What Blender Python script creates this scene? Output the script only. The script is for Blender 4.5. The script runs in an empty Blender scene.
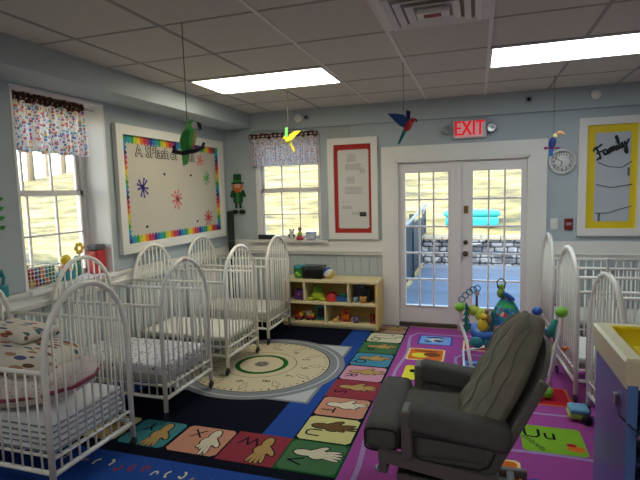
import bpy, math, random
from mathutils import Vector, Matrix
random.seed(7)
PI = math.pi
S = bpy.context.scene
COL = S.collection

# ------------------------------------------------------------------ camera
CZ = 1.578
YAW, PITCH, ROLL = 0.3146, -0.0985, -0.0266
cy_, sy_ = math.cos(YAW), math.sin(YAW)
cp_, sp_ = math.cos(PITCH), math.sin(PITCH)
fw = Vector((-sy_*cp_, cy_*cp_, sp_)); r0 = Vector((cy_, sy_, 0)); u0 = r0.cross(fw)
rr = math.cos(ROLL)*r0 + math.sin(ROLL)*u0
uu = -math.sin(ROLL)*r0 + math.cos(ROLL)*u0
cam = bpy.data.cameras.new('camera'); cam.sensor_width = 36; cam.lens = 485.2*36/640
cam.clip_start = 0.05; cam.clip_end = 400
co = bpy.data.objects.new('camera', cam); COL.objects.link(co)
m4 = Matrix.Identity(4)
for i in range(3):
    m4[i][0], m4[i][1], m4[i][2] = rr[i], uu[i], -fw[i]
m4[2][3] = CZ
co.matrix_world = m4
S.camera = co

# ------------------------------------------------------------------ world, sun, exposure
W = bpy.data.worlds.new('world'); S.world = W; W.use_nodes = True
wn = W.node_tree.nodes; wn.clear()
sky = wn.new('ShaderNodeTexSky'); sky.sky_type = 'NISHITA'; sky.sun_disc = False
sky.sun_elevation = math.radians(34); sky.sun_rotation = math.radians(200); sky.air_density = 1.2; sky.dust_density = 1.5
bg = wn.new('ShaderNodeBackground'); bg.inputs['Strength'].default_value = 0.88
wo = wn.new('ShaderNodeOutputWorld')
W.node_tree.links.new(sky.outputs[0], bg.inputs[0]); W.node_tree.links.new(bg.outputs[0], wo.inputs[0])
sun = bpy.data.lights.new('sun', 'SUN'); sun.energy = 3.2; sun.angle = 0.01; sun.color = (1, .95, .84)
so = bpy.data.objects.new('sun', sun); COL.objects.link(so)
so.rotation_euler = Vector((-.60, .68, -.46)).to_track_quat('-Z', 'Y').to_euler()
S.view_settings.view_transform = 'Standard'; S.view_settings.look = 'None'
S.view_settings.gamma = 1; S.view_settings.use_curve_mapping = False
S.view_settings.exposure = 0.26
LAMP_L, LAMP_R, LAMP_FILL = 8.5, 8.5, 7.0

# ------------------------------------------------------------------ materials
def srgb(c):
    if isinstance(c, str):
        c = tuple(int(c[i:i+2], 16)/255 for i in (0, 2, 4))
    return tuple((x/12.92 if x <= .04045 else ((x+.055)/1.055)**2.4) for x in c) + (1,)
MATS = {}
def mat(name, col='808080', rough=.6, metal=0, spec=.5, noise=0, nscale=8, bump=0, bscale=60, emit=None, estr=0, coat=0, stretch=None):
    if name in MATS: return MATS[name]
    m = bpy.data.materials.new(name); m.use_nodes = True
    nt = m.node_tree; b = nt.nodes['Principled BSDF']
    c = srgb(col)
    b.inputs['Base Color'].default_value = c
    b.inputs['Roughness'].default_value = rough; b.inputs['Metallic'].default_value = metal
    b.inputs['Specular IOR Level'].default_value = spec
    if coat: b.inputs['Coat Weight'].default_value = coat
    tc = nt.nodes.new('ShaderNodeTexCoord')
    src = tc.outputs['Object']
    if stretch:
        mp = nt.nodes.new('ShaderNodeMapping'); mp.inputs['Scale'].default_value = stretch
        nt.links.new(src, mp.inputs[0]); src = mp.outputs[0]
    if noise:
        n = nt.nodes.new('ShaderNodeTexNoise'); n.inputs['Scale'].default_value = nscale; n.inputs['Detail'].default_value = 4
        nt.links.new(src, n.inputs['Vector'])
        r = nt.nodes.new('ShaderNodeMix'); r.data_type = 'RGBA'
        r.inputs[6].default_value = tuple(x*(1-noise) for x in c[:3])+(1,)
        r.inputs[7].default_value = tuple(min(1, x*(1+noise)) for x in c[:3])+(1,)
        nt.links.new(n.outputs['Fac'], r.inputs[0]); nt.links.new(r.outputs[2], b.inputs['Base Color'])
    if bump:
        n2 = nt.nodes.new('ShaderNodeTexNoise'); n2.inputs['Scale'].default_value = bscale; n2.inputs['Detail'].default_value = 3
        nt.links.new(src, n2.inputs['Vector'])
        bp = nt.nodes.new('ShaderNodeBump'); bp.inputs['Strength'].default_value = bump; bp.inputs['Distance'].default_value = .01
        nt.links.new(n2.outputs['Fac'], bp.inputs['Height']); nt.links.new(bp.outputs[0], b.inputs['Normal'])
    if emit:
        b.inputs['Emission Color'].default_value = srgb(emit); b.inputs['Emission Strength'].default_value = estr
    MATS[name] = m
    return m

def voro_mat(name, base, cols, scale=40, thr=.3, rand=1.0, transl=0, stretch=None, dist='EUCLIDEAN', rough=.85, thr2=None):
    """cells of several colours on a ground colour"""
    m = bpy.data.materials.new(name); m.use_nodes = True; nt = m.node_tree; L = nt.links
    b = nt.nodes['Principled BSDF']; b.inputs['Roughness'].default_value = rough
    tc = nt.nodes.new('ShaderNodeTexCoord'); src = tc.outputs['Object']
    if stretch:
        mp = nt.nodes.new('ShaderNodeMapping'); mp.inputs['Scale'].default_value = stretch; mp.inputs['Rotation'].default_value = (.3, .2, .6)
        L.new(src, mp.inputs[0]); src = mp.outputs[0]
    v = nt.nodes.new('ShaderNodeTexVoronoi'); v.distance = dist; v.inputs['Scale'].default_value = scale
    v.inputs['Randomness'].default_value = rand
    L.new(src, v.inputs['Vector'])
    sep = nt.nodes.new('ShaderNodeSeparateColor'); L.new(v.outputs['Color'], sep.inputs[0])
    cr = nt.nodes.new('ShaderNodeValToRGB'); cr.color_ramp.interpolation = 'CONSTANT'
    el = cr.color_ramp.elements
    while len(el) > 1: el.remove(el[-1])
    el[0].position = 0; el[0].color = srgb(cols[0])
    for i, c in enumerate(cols[1:], 1):
        e = el.new(i/len(cols)); e.color = srgb(c)
    L.new(sep.outputs[0], cr.inputs[0])
    mt = nt.nodes.new('ShaderNodeMath'); mt.operation = 'LESS_THAN'; mt.inputs[1].default_value = thr
    L.new(v.outputs['Distance'], mt.inputs[0])
    mx = nt.nodes.new('ShaderNodeMix'); mx.data_type = 'RGBA'; mx.inputs[6].default_value = srgb(base)
    L.new(mt.outputs[0], mx.inputs[0]); L.new(cr.outputs[0], mx.inputs[7])
    L.new(mx.outputs[2], b.inputs['Base Color'])
    if transl:
        t = nt.nodes.new('ShaderNodeBsdfTranslucent'); L.new(mx.outputs[2], t.inputs[0])
        ms = nt.nodes.new('ShaderNodeMixShader'); ms.inputs[0].default_value = transl
        L.new(b.outputs[0], ms.inputs[1]); L.new(t.outputs[0], ms.inputs[2])
        L.new(ms.outputs[0], nt.nodes['Material Output'].inputs[0])
    MATS[name] = m
    return m

def glass_mat():
    m = bpy.data.materials.new('window_glass'); m.use_nodes = True; nt = m.node_tree; nt.nodes.remove(nt.nodes['Principled BSDF'])
    t = nt.nodes.new('ShaderNodeBsdfTransparent'); g = nt.nodes.new('ShaderNodeBsdfGlossy'); g.inputs['Roughness'].default_value = .02
    t.inputs[0].default_value = (.96, .98, .98, 1)
    f = nt.nodes.new('ShaderNodeFresnel'); f.inputs[0].default_value = 1.3
    x = nt.nodes.new('ShaderNodeMixShader')
    nt.links.new(f.outputs[0], x.inputs[0]); nt.links.new(t.outputs[0], x.inputs[1]); nt.links.new(g.outputs[0], x.inputs[2])
    nt.links.new(x.outputs[0], nt.nodes['Material Output'].inputs[0])
    MATS['glass'] = m; return m
GLASS = glass_mat()

WALL = mat('painted_wall', 'B2BCC0', .6, spec=.35, noise=.03, nscale=3, bump=.05, bscale=150)
TRIM = mat('white_trim', 'E8E5DE', .45, noise=.02, nscale=5)
DOORW = mat('white_door_paint', 'E4DEDB', .4)
TILE = mat('acoustic_tile', 'D3CEC6', .95, spec=.1, noise=.05, nscale=30, bump=.25, bscale=220)
TBAR = mat('ceiling_grid_shadow', '9A9792', .5)  # grid bars darkened in colour to stand for their shadow line
TBARL = mat('ceiling_grid_light', 'E4E0DA', .5)  # same bars without the painted shadow, in a lighter tone
WM = mat('white_crib_enamel', 'EFECE2', .28, coat=.3)
BLACK = mat('black_plastic', '15151A', .45)
CREAM = mat('cream_laminate', 'E6D6A8', .45, noise=.04, nscale=4)
BIRCH = mat('birch_ply', 'DDBD72', .5, noise=.10, nscale=6, stretch=(12, 12, 1))
METAL = mat('brushed_steel', 'A8A8A8', .3, metal=1)
BRONZE = mat('old_bronze', '5B4B38', .4, metal=.8)
STRING = mat('grey_string', '6A6A66', .8)

# ------------------------------------------------------------------ mesh builder
class MB:
    def __init__(s):
        s.v = []; s.f = []; s.m = []; s.sm = []; s.M = Matrix.Identity(4)
    def add(s, verts, faces, m=0, smooth=False):
        o = len(s.v); s.v += [tuple(s.M @ Vector(p)) for p in verts]
        for f in faces:
            s.f.append([i+o for i in f]); s.m.append(m); s.sm.append(smooth)
        return s
    def box(s, x0, y0, z0, x1, y1, z1, m=0):
        if x0 > x1: x0, x1 = x1, x0
        if y0 > y1: y0, y1 = y1, y0
        if z0 > z1: z0, z1 = z1, z0
        v = [(x0,y0,z0),(x1,y0,z0),(x1,y1,z0),(x0,y1,z0),(x0,y0,z1),(x1,y0,z1),(x1,y1,z1),(x0,y1,z1)]
        return s.add(v, [(0,3,2,1),(4,5,6,7),(0,1,5,4),(1,2,6,5),(2,3,7,6),(3,0,4,7)], m)
    def rbox(s, x0, y0, z0, x1, y1, z1, r=.02, m=0, n=4, puff=0):
        """rounded box, superellipsoid edges; puff bulges the faces"""
        c = Vector(((x0+x1)/2, (y0+y1)/2, (z0+z1)/2)); h = Vector((abs(x1-x0)/2, abs(y1-y0)/2, abs(z1-z0)/2))
        r = min(r, h.x*.999, h.y*.999, h.z*.999)
        def ax(hh):
            a = [-hh + r*(1-math.cos(PI/2*i/n)) for i in range(n)]
            k = 5
            mid = [(-hh+r) + (2*hh-2*r)*i/k for i in range(k+1)]
            b = [hh - r*(1-math.cos(PI/2*i/n)) for i in range(n)][::-1]
            return a+mid+b
        X, Y, Z = ax(h.x), ax(h.y), ax(h.z)
        idx = {}; verts = []; faces = []
        def vert(p):
            key = tuple(round(q, 6) for q in p)
            if key in idx: return idx[key]
            q = Vector(p); core = Vector([max(-(h[i]-r), min(h[i]-r, q[i])) for i in range(3)])
            d = q-core
            if d.length > 1e-9: q2 = core + d.normalized()*r
            else: q2 = q
            if puff:
                w = [max(0, 1-(q2[i]/h[i])**2) for i in range(3)]
                q2 = Vector((q2.x*(1+puff*w[1]*w[2]*.0), q2.y, q2.z*(1+puff*w[0]*w[1])))
            idx[key] = len(verts); verts.append(tuple(q2+c)); return idx[key]
        def face(A, B, fn, flip):
            for i in range(len(A)-1):
                for j in range(len(B)-1):
                    q = [vert(fn(A[i],B[j])), vert(fn(A[i+1],B[j])), vert(fn(A[i+1],B[j+1])), vert(fn(A[i],B[j+1]))]
                    if flip: q.reverse()
                    if len(set(q)) > 2: faces.append(q)
        face(X, Y, lambda a, b: (a, b, h.z), False); face(X, Y, lambda a, b: (a, b, -h.z), True)
        face(Y, Z, lambda a, b: (h.x, a, b), False); face(Y, Z, lambda a, b: (-h.x, a, b), True)
        face(X, Z, lambda a, b: (a, h.y, b), True); face(X, Z, lambda a, b: (a, -h.y, b), False)
        return s.add(verts, faces, m, True)
    def quad(s, pts, m=0): return s.add(pts, [tuple(range(len(pts)))], m)
    def flat(s, pts2, z, m=0): return s.add([(x, y, z) for x, y in pts2], [tuple(range(len(pts2)))], m)
    def prism(s, pts, d, m=0, smooth=False):
        """pts: list of 3D points (planar); d: extrusion vector"""
        n = len(pts); d = Vector(d)
        v = [tuple(p) for p in pts] + [tuple(Vector(p)+d) for p in pts]
        f = [tuple(range(n))[::-1], tuple(range(n, 2*n))] + [(i, (i+1) % n, n+(i+1) % n, n+i) for i in range(n)]
        return s.add(v, f, m, smooth)
    def tube(s, path, r, m=0, seg=8, closed=False, caps=True, rs=None):
        P = [Vector(p) for p in path]; n = len(P); rings = []
        T = []
        for i in range(n):
            if closed: t = P[(i+1) % n]-P[i-1]
            else: t = P[min(i+1, n-1)]-P[max(i-1, 0)]
            T.append(t.normalized())
        up = Vector((0, 0, 1)) if abs(T[0].z) < .9 else Vector((1, 0, 0))
        a = T[0].cross(up).normalized()
        v = []; f = []
        for i in range(n):
            a = (a - T[i]*a.dot(T[i])).normalized(); b = T[i].cross(a)
            ri = rs[i] if rs else r
            for k in range(seg):
                th = 2*PI*k/seg; v.append(tuple(P[i]+(a*math.cos(th)+b*math.sin(th))*ri))
        for i in range(n if closed else n-1):
            j = (i+1) % n
            for k in range(seg):
                f.append((i*seg+k, i*seg+(k+1) % seg, j*seg+(k+1) % seg, j*seg+k))
        if caps and not closed:
            f.append(tuple(range(seg))[::-1]); f.append(tuple(range((n-1)*seg, n*seg)))
        return s.add(v, f, m, True)
    def cyl(s, p0, p1, r, m=0, seg=14, r1=None):
        return s.tube([p0, p1], r, m, seg, rs=[r, r if r1 is None else r1])
    def ell(s, c, r, m=0, nu=14, nv=10, rot=None):
        if isinstance(r, (int, float)): r = (r, r, r)
        v = []; f = []; R = rot if rot else Matrix.Identity(3)
        for j in range(nv+1):
            ph = PI*j/nv
            for i in range(nu):
                th = 2*PI*i/nu
                p = R @ Vector((r[0]*math.sin(ph)*math.cos(th), r[1]*math.sin(ph)*math.sin(th), r[2]*math.cos(ph)))
                v.append(tuple(p+Vector(c)))
        for j in range(nv):
            for i in range(nu):
                f.append((j*nu+i, (j+1)*nu+i, (j+1)*nu+(i+1) % nu, j*nu+(i+1) % nu))
        return s.add(v, f, m, True)
    def lathe(s, prof, c, m=0, seg=20, axis='z'):
        v = []; f = []
        for (r, z) in prof:
            for k in range(seg):
                th = 2*PI*k/seg; x, y = r*math.cos(th), r*math.sin(th)
                p = {'z': (x, y, z), 'y': (x, z, y), 'x': (z, x, y)}[axis]
                v.append((p[0]+c[0], p[1]+c[1], p[2]+c[2]))
        for i in range(len(prof)-1):
            for k in range(seg):
                f.append((i*seg+k, i*seg+(k+1) % seg, (i+1)*seg+(k+1) % seg, (i+1)*seg+k))
        f.append(tuple(range(seg))[::-1]); f.append(tuple(range((len(prof)-1)*seg, len(prof)*seg)))
        return s.add(v, f, m, True)
    def grid(s, fn, nu, nv, m=0, smooth=True):
        v = [tuple(fn(i/nu, j/nv)) for j in range(nv+1) for i in range(nu+1)]
        f = [(j*(nu+1)+i, j*(nu+1)+i+1, (j+1)*(nu+1)+i+1, (j+1)*(nu+1)+i) for j in range(nv) for i in range(nu)]
        return s.add(v, f, m, smooth)
    def mesh_add(s, me, M, m=0):
        old = s.M; s.M = old @ M
        s.add([tuple(v.co) for v in me.vertices], [tuple(p.vertices) for p in me.polygons], m); s.M = old
        return s
    def build(s, name, mats, parent=None):
        me = bpy.data.meshes.new(name)
        me.from_pydata(s.v, [], s.f)
        if not isinstance(mats, (list, tuple)): mats = [mats]
        for q in mats: me.materials.append(q)
        for p, mi, sm in zip(me.polygons, s.m, s.sm):
            p.material_index = min(mi, len(mats)-1); p.use_smooth = sm
        me.update()
        o = bpy.data.objects.new(name, me); COL.objects.link(o)
        if parent: o.parent = parent
        return o

def tag(o, label=None, cat=None, group=None, kind=None):
    if label: o['label'] = label
    if cat: o['category'] = cat
    if group: o['group'] = group
    if kind: o['kind'] = kind
    return o
def thing(name, label, cat, loc=(0, 0, 0), rz=0, group=None):
    o = bpy.data.objects.new(name, None); COL.objects.link(o); o.empty_display_size = .1
    o.location = loc; o.rotation_euler = (0, 0, rz)
    return tag(o, label, cat, group)
def struct(name, mb, mats, parent=None, label=None):
    o = mb.build(name, mats, parent)
    o['kind'] = 'structure'
    if label: o['label'] = label
    return o
def dup(root, loc, rz, label, group=None):
    r = root.copy(); COL.objects.link(r); r.location = loc; r.rotation_euler = (0, 0, rz); r['label'] = label
    if group: r['group'] = group
    for ch in list(root.children):
        c = ch.copy(); COL.objects.link(c); c.parent = r
        for g in ch.children:
            d = g.copy(); COL.objects.link(d); d.parent = c
    return r
_txt = {}
def text_mesh(body, size=1.0, align='CENTER'):
    k = (body, size, align)
    if k in _txt: return _txt[k]
    c = bpy.data.curves.new('lettering', 'FONT'); c.body = body; c.size = size; c.align_x = align; c.align_y = 'CENTER'
    c.resolution_u = 3
    o = bpy.data.objects.new('lettering', c); COL.objects.link(o)
    bpy.context.view_layer.update()
    me = bpy.data.meshes.new_from_object(o.evaluated_get(bpy.context.evaluated_depsgraph_get()))
    bpy.data.objects.remove(o); _txt[k] = me
    return me
def frameM(o, ex, ey):
    ex = Vector(ex).normalized(); ey = Vector(ey).normalized(); ez = ex.cross(ey)
    M = Matrix.Identity(4)
    for i in range(3):
        M[i][0], M[i][1], M[i][2], M[i][3] = ex[i], ey[i], ez[i], o[i]
    return M
BACKM = lambda x, y, z: frameM((x, y, z), (1, 0, 0), (0, 0, 1))     # lettering on the back wall
LEFTM = lambda x, y, z: frameM((x, y, z), (0, 1, 0), (0, 0, 1))     # lettering on the left wall

XL, YB, H, XR, YF = -3.04, 5.5725, 2.558, 3.1, -2.6
XW, YW = -3.36, 5.76            # outer faces of left and back wall

# ================================================================== STRUCTURE
floor = struct('floor', MB().box(XW, YF-.2, -.12, XR+.2, YW, 0), mat('vinyl_floor', '8C7B6C', .5, noise=.08, nscale=5))

def wall_with_holes(axis, p0, p1, a0, a1, z0, z1, holes, m=0):
    """axis 'y': wall plane normal to y between p0..p1, spans x a0..a1. holes: (a0,a1,z0,z1)"""
    mb = MB()
    As = sorted({a0, a1} | {h[0] for h in holes} | {h[1] for h in holes})
    Zs = sorted({z0, z1} | {h[2] for h in holes} | {h[3] for h in holes})
    for i in range(len(As)-1):
        for j in range(len(Zs)-1):
            ca, cz = (As[i]+As[i+1])/2, (Zs[j]+Zs[j+1])/2
            if any(h[0] < ca < h[1] and h[2] < cz < h[3] for h in holes): continue
            if axis == 'y': mb.box(As[i], p0, Zs[j], As[i+1], p1, Zs[j+1], m)
            else: mb.box(p0, As[i], Zs[j], p1, As[i+1], Zs[j+1], m)
    return mb
WINB = (-2.63, -1.79, 1.0, 2.27)
DOOR = (-.88, .523, 0, 1.906)
WINL = (2.59, 3.45, .93, 2.36)
struct('wall_back', wall_with_holes('y', YB, YW, XL, XR, 0, 2.9, [WINB, DOOR]), WALL)
struct('wall_left', wall_with_holes('x', XW, XL, YF-.2, YW, 0, 2.9, [WINL]), WALL)
struct('wall_right', MB().box(XR, YF-.2, 0, XR+.2, YW, 2.9), WALL)
struct('wall_front', MB().box(XL, YF-.2, 0, XR, YF, 2.9), WALL)
# ceiling with its grid
GX0, GY0, T = -2.366, 2.4986, .61
mb = MB().box(XL, YF, H, XR, YB, H+.05, 0)
for k in range(-1, 10):
    x = GX0+T*k
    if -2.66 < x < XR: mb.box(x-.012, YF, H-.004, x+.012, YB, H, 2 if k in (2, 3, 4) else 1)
for k in range(-9, 6):
    y = GY0+T*k
    if YF < y < YB: mb.box(-2.66, y-.009, H-.003, XR, y+.009, H, 1)
struct('ceiling', mb, [TILE, TBAR, TBARL])
struct('trim_1', MB().box(XL, YF, 2.383, -2.66, YB, H), WALL, label='soffit along the left wall under the ceiling')
struct('trim_2', MB().box(-2.66, YB-.045, 2.34, XR, YB, H), WALL, label='shallow painted beam along the top of the back wall')
# unseen house roof, added to throw shade on the patio
mb = MB()
mb.box(XW-.4, YF-.6, 2.9, XR+4, YW+.35, 3.05)
mb.prism([(XW-.4, YF-.6, 3.05), (XW-.4, YW+.35, 3.05), (XW-.4, 1.6, 5.0)], (XR+4-XW+.4, 0, 0))
struct('trim_3', mb, mat('shade_roof', '5A5552', .9), label='unseen roof added above the room to shade the patio')
# wainscot band, rails
def band(xa, xb):
    m = MB()
    m.box(xa, YB-.012, .83, xb, YB, 1.0); m.box(xa, YB-.032, .83, xb, YB, .862); m.box(xa, YB-.045, .862, xb, YB, .874)
    return m
mb = band(XL+.012, -1.045); mb.box(WINB[0]-.1, YB-.06, .975, WINB[1]+.1, YB, 1.0)
struct('trim_4', mb, TRIM, label='white chair rail and window ledge on the back wall')
struct('trim_5', band(.687, XR), TRIM, label='white chair rail right of the door')
mb = MB()
mb.box(XL, YF, .80, XL+.012, YB, .93); mb.box(XL, YF, .80, XL+.03, YB, .83); mb.box(XL, YF, .83, XL+.042, YB, .842)
mb.box(XL, YF, .905, XL+.03, YB, .93)
struct('trim_6', mb, TRIM, label='white chair rail along the left wall')
WAINS = mat('painted_wainscot', 'B9C1C2', .5)
mb = MB()
for x in [i*.1 for i in range(-30, -10)]:
    mb.box(x, YB-.008, .1, x+.09, YB, .83)
struct('trim_7', mb, WAINS, label='beadboard panels under the rail left of the door')
mb = MB()
for i in range(7, 30):
    mb.box(i*.1+.01, YB-.008, .1, i*.1+.1, YB, .83)
struct('trim_8', mb, WAINS, label='beadboard panels under the rail right of the door')
mb = MB()
for i in range(-20, 55):
    mb.box(XL, i*.1, .1, XL+.008, i*.1+.092, .80)
struct('trim_9', mb, WAINS, label='beadboard panels under the left rail')
mb = MB().box(XL, YB-.015, 0, -1.045, YB, .1); mb.box(.687, YB-.015, 0, XR, YB, .1)
struct('baseboard_back', mb, TRIM)
struct('baseboard_left', MB().box(XL, YF, 0, XL+.015, YB-.015, .1), TRIM)
# door casing
mb = MB()
mb.box(-1.045, YB-.028, 0, -.885, YB, 2.06); mb.box(.527, YB-.028, 0, .687, YB, 2.06)
mb.box(-1.045, YB-.030, 1.91, .687, YB, 2.065)
mb.box(-.885, YB-.02, 0, -.86, YW, 1.906); mb.box(.503, YB-.02, 0, .527, YW, 1.906); mb.box(-.885, YB-.02, 1.885, .527, YW, 1.91)
struct('trim_10', mb, TRIM, label='wide white casing round the double doors')
struct('trim_11', MB().box(-.885, YB-.01, 0, .527, YW+.06, .035), mat('threshold', '4A3B30', .5), label='dark door threshold')
# French doors
def leaf(name, x0, x1, gx0, gx1, knob_side, label):
    yd0, yd1 = YB+.03, YB+.07
    gz0, gz1 = .243, 1.765
    mb = MB()
    mb.box(x0, yd0, .04, gx0-.012, yd1, 1.882); mb.box(gx1+.012, yd0, .04, x1, yd1, 1.882)
    mb.box(gx0-.012, yd0, .04, gx1+.012, yd1, gz0-.012); mb.box(gx0-.012, yd0, gz1+.012, gx1+.012, yd1, 1.882)
    d = struct(name, mb, DOORW, label=label)
    fr = MB()
    for (a, b, c, e) in ((gx0-.014, gz0-.014, gx0, gz1+.014), (gx1, gz0-.014, gx1+.014, gz1+.014), (gx0, gz0-.014, gx1, gz0), (gx0, gz1, gx1, gz1+.014)):
        fr.box(a, yd0-.012, b, c, yd1+.01, e)
    fr.build('glazing_bead', DOORW, d)
    mu = MB()
    for k in (1, 2):
        x = gx0+(gx1-gx0)*k/3; mu.box(x-.009, yd0-.006, gz0, x+.009, yd0+.034, gz1)
    for k in range(1, 5):
        z = gz0+(gz1-gz0)*k/5; mu.box(gx0, yd0-.0055, z-.009, gx1, yd0+.0345, z+.009)
    mu.build('muntin_grid', DOORW, d)
    MB().box(gx0, yd0+.016, gz0, gx1, yd0+.02, gz1).build('glass_pane', GLASS, d)
    return d
leaf('door_1', -.86, -.196, -.786, -.309, 1, 'left white French door leaf')
d2 = leaf('door_2', -.190, .503, -.046, .447, 0, 'right white French door leaf with knob')
MB().box(-.215, YB+.005, .04, -.172, YB+.03, 1.882).build('astragal', DOORW, d2)
mb = MB(); mb.lathe([(.001, -.062), (.02, -.06), (.028, -.045), (.024, -.03), (.012, -.02), (.012, -.008), (.03, -.006), (.03, .004)], (-.122, YB+.03, .852), axis='y')
tag(mb.build('door_knob', BRONZE, d2), 'dark bronze knob')
mb = MB(); mb.lathe([(.001, -.03), (.016, -.028), (.026, -.008), (.026, .004)], (-.122, YB+.03, .978), axis='y'); mb.box(-.126, YB-.01, .962, -.118, YB+.01, .994)
tag(mb.build('deadbolt', BRONZE, d2), 'dark bronze deadbolt')
tag(MB().box(-.14, YB+.018, 1.30, -.095, YB+.032, 1.385).build('latch_plate', mat('brass', '8A7340', .4, metal=.7), d2), 'brass latch plate')

# windows
def window_back():
    x0, x1, z0, z1 = WINB
    y0, y1 = YB+.02, YB+.12
    mb = MB()
    mb.box(x0, YB-.012, z0, x0+.045, y1, z1); mb.box(x1-.02, YB-.012, z0, x1, y1, z1); mb.box(x0, YB-.012, z1-.03, x1, y1, z1)
    mb.box(x0, YB-.05, z0-.02, x1, y1, z0+.012)
    w = struct('window_1', mb, TRIM, label='double hung window in the back wall')
    gx0, gx1 = x0+.045, x1-.02
    for nm, a, b, yy in (('lower_sash', z0+.01, 1.62, y0+.02), ('upper_sash', 1.60, z1-.03, y0+.05)):
        f = MB()
        f.box(gx0, yy, a, gx0+.03, yy+.03, b); f.box(gx1-.03, yy, a, gx1, yy+.03, b)
        f.box(gx0, yy, a, gx1, yy+.03, a+.04); f.box(gx0, yy, b-.035, gx1, yy+.03, b)
        for k in (1, 2):
            x = gx0+.03+(gx1-gx0-.06)*k/3; f.box(x-.006, yy+.005, a, x+.006, yy+.025, b)
        zm = (a+b)/2; f.box(gx0, yy+.0055, zm-.006, gx1, yy+.0245, zm+.006)
        s_ = f.build(nm, DOORW, w)
        MB().box(gx0+.03, yy+.012, a+.04, gx1-.03, yy+.016, b-.035).build('glass_pane', GLASS, s_)
window_back()
def window_left():
    y0, y1, z0, z1 = WINL
    x1, x0 = -3.26, -3.34
    REV = mat('white_reveal', 'F2F0EE', .5)
    mb = MB()
    mb.box(XW, y0-.0, z0-.03, XL+.05, y1, z0+.002); mb.box(XW, y1-.008, z0, XL+.004, y1+.012, z1+.01); mb.box(XW, y0-.012, z0, XL+.004, y0+.008, z1+.01)
    mb.box(XW, y0, z1-.008, XL+.004, y1, z1+.012)
    mb.box(x0, y0, z0, x1, y0+.05, z1); mb.box(x0, y1-.045, z0, x1, y1, z1); mb.box(x0, y0, z1-.05, x1, y1, z1)
    w = struct('window_2', mb, REV, label='deep set double hung window in the left wall')
    for nm, a, b, xx in (('lower_sash', z0+.0, 1.645, -3.29), ('upper_sash', 1.61, z1-.04, -3.32)):
        f = MB(); g0, g1 = y0+.05, y1-.045
        f.box(xx, g0, a, xx+.03, g0+.03, b); f.box(xx, g1-.035, a, xx+.03, g1, b)
        f.box(xx, g0, a, xx+.03, g1, a+.04); f.box(xx, g0, b-.04, xx+.03, g1, b)
        for yv in (2.85, 3.12):
            f.box(xx+.005, yv-.007, a, xx+.025, yv+.007, b)
        zm = 1.293 if nm == 'lower_sash' else 1.96
        f.box(xx+.0055, g0, zm-.007, xx+.0245, g1, zm+.007)
        s_ = f.build(nm, DOORW, w)
        MB().box(xx+.012, g0+.03, a+.04, xx+.016, g1-.035, b-.04).build('glass_pane', GLASS, s_)
window_left()

# ================================================================== CEILING FIXTURES
def troffer(name_label, x0, mat_d):
    y0 = GY0+2*T
    t = thing('ceiling_light', name_label, 'ceiling light', (x0+T, y0+T/2, H), 0, 'recessed ceiling lights')
    f = MB(); a, b = T-.012, T/2-.012
    for (q0, q1, q2, q3) in ((-a, -b, a, -b+.014), (-a, b-.014, a, b), (-a, -b, -a+.014, b), (a-.014, -b, a, b)):
        f.box(q0, q1, -.012, q2, q3, -.001)
    f.build('frame', TRIM, t)
    MB().box(-a+.014, -b+.014, -.008, a-.014, b-.014, -.005).build('diffuser', mat_d, t)
troffer('long rectangular warm white ceiling light left of the hanging macaw', GX0, mat('warm_light_panel', 'FFFFFF', .5, emit='FFF8DC', estr=LAMP_L))
troffer('long rectangular cool white ceiling light at the right edge', GX0+4*T, mat('cool_light_panel', 'FFFFFF', .5, emit='E8F6FF', estr=LAMP_R))
for lx, ly, lab in ((GX0, -1.77, 'added fill light over the near end of the room, left of the camera'), (GX0+4*T, -1.77, 'added fill light over the near end of the room, right of the camera')):  # unseen fill panels, added to brighten the near end of the room
    y_keep = GY0; GY0 = GY0+ly-2*T-1.2
    troffer(lab, lx, mat('fill_light_panel_near', 'FFFFFF', .5, emit='F4F6F6', estr=LAMP_FILL)); GY0 = y_keep
# air diffuser
t = thing('air_vent', 'square white ceiling air diffuser with nested louvres', 'vent', (GX0+3.5*T, GY0+.5*T, H))
mb = MB()
def sqring(mb, ro, ri, zo, zi, m=0):
    for k in range(4):
        a = PI/2*k; R = Matrix.Rotation(a, 4, 'Z'); old = mb.M; mb.M = R
        mb.add([(-ro, -ro, zo), (ro, -ro, zo), (ri, -ri, zi), (-ri, -ri, zi), (-ro, -ro, zo+.006), (ro, -ro, zo+.006), (ri, -ri, zi+.006), (-ri, -ri, zi+.006)],
               [(0, 1, 2, 3), (7, 6, 5, 4), (0, 4, 5, 1), (3, 2, 6, 7)], m); mb.M = old
sqring(mb, .295, .25, -.006, -.006)
mb.build('frame', TRIM, t)
for (ro, ri, zo, zi) in ((.25, .215, -.045, -.012), (.195, .16, -.05, -.02), (.14, .10, -.055, -.025)):
    mb = MB(); sqring(mb, ro, ri, zo+.02, zi); mb.build('louvre', TRIM, t)
MB().box(-.245, -.245, -.006, .245, .245, -.001).build('backing', mat('vent_dark', 'A8A6A0', .9), t)
mb = MB().rbox(-.085, -.10, -.06, .085, .0, -.035, .01); mb.build('core_plate', TRIM, t)
tag(MB().box(-.045, -.075, -.063, .045, -.03, -.0605).build('warning_label', mat('label_red', 'A04A38', .6), t), 'small orange sticker')

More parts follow.
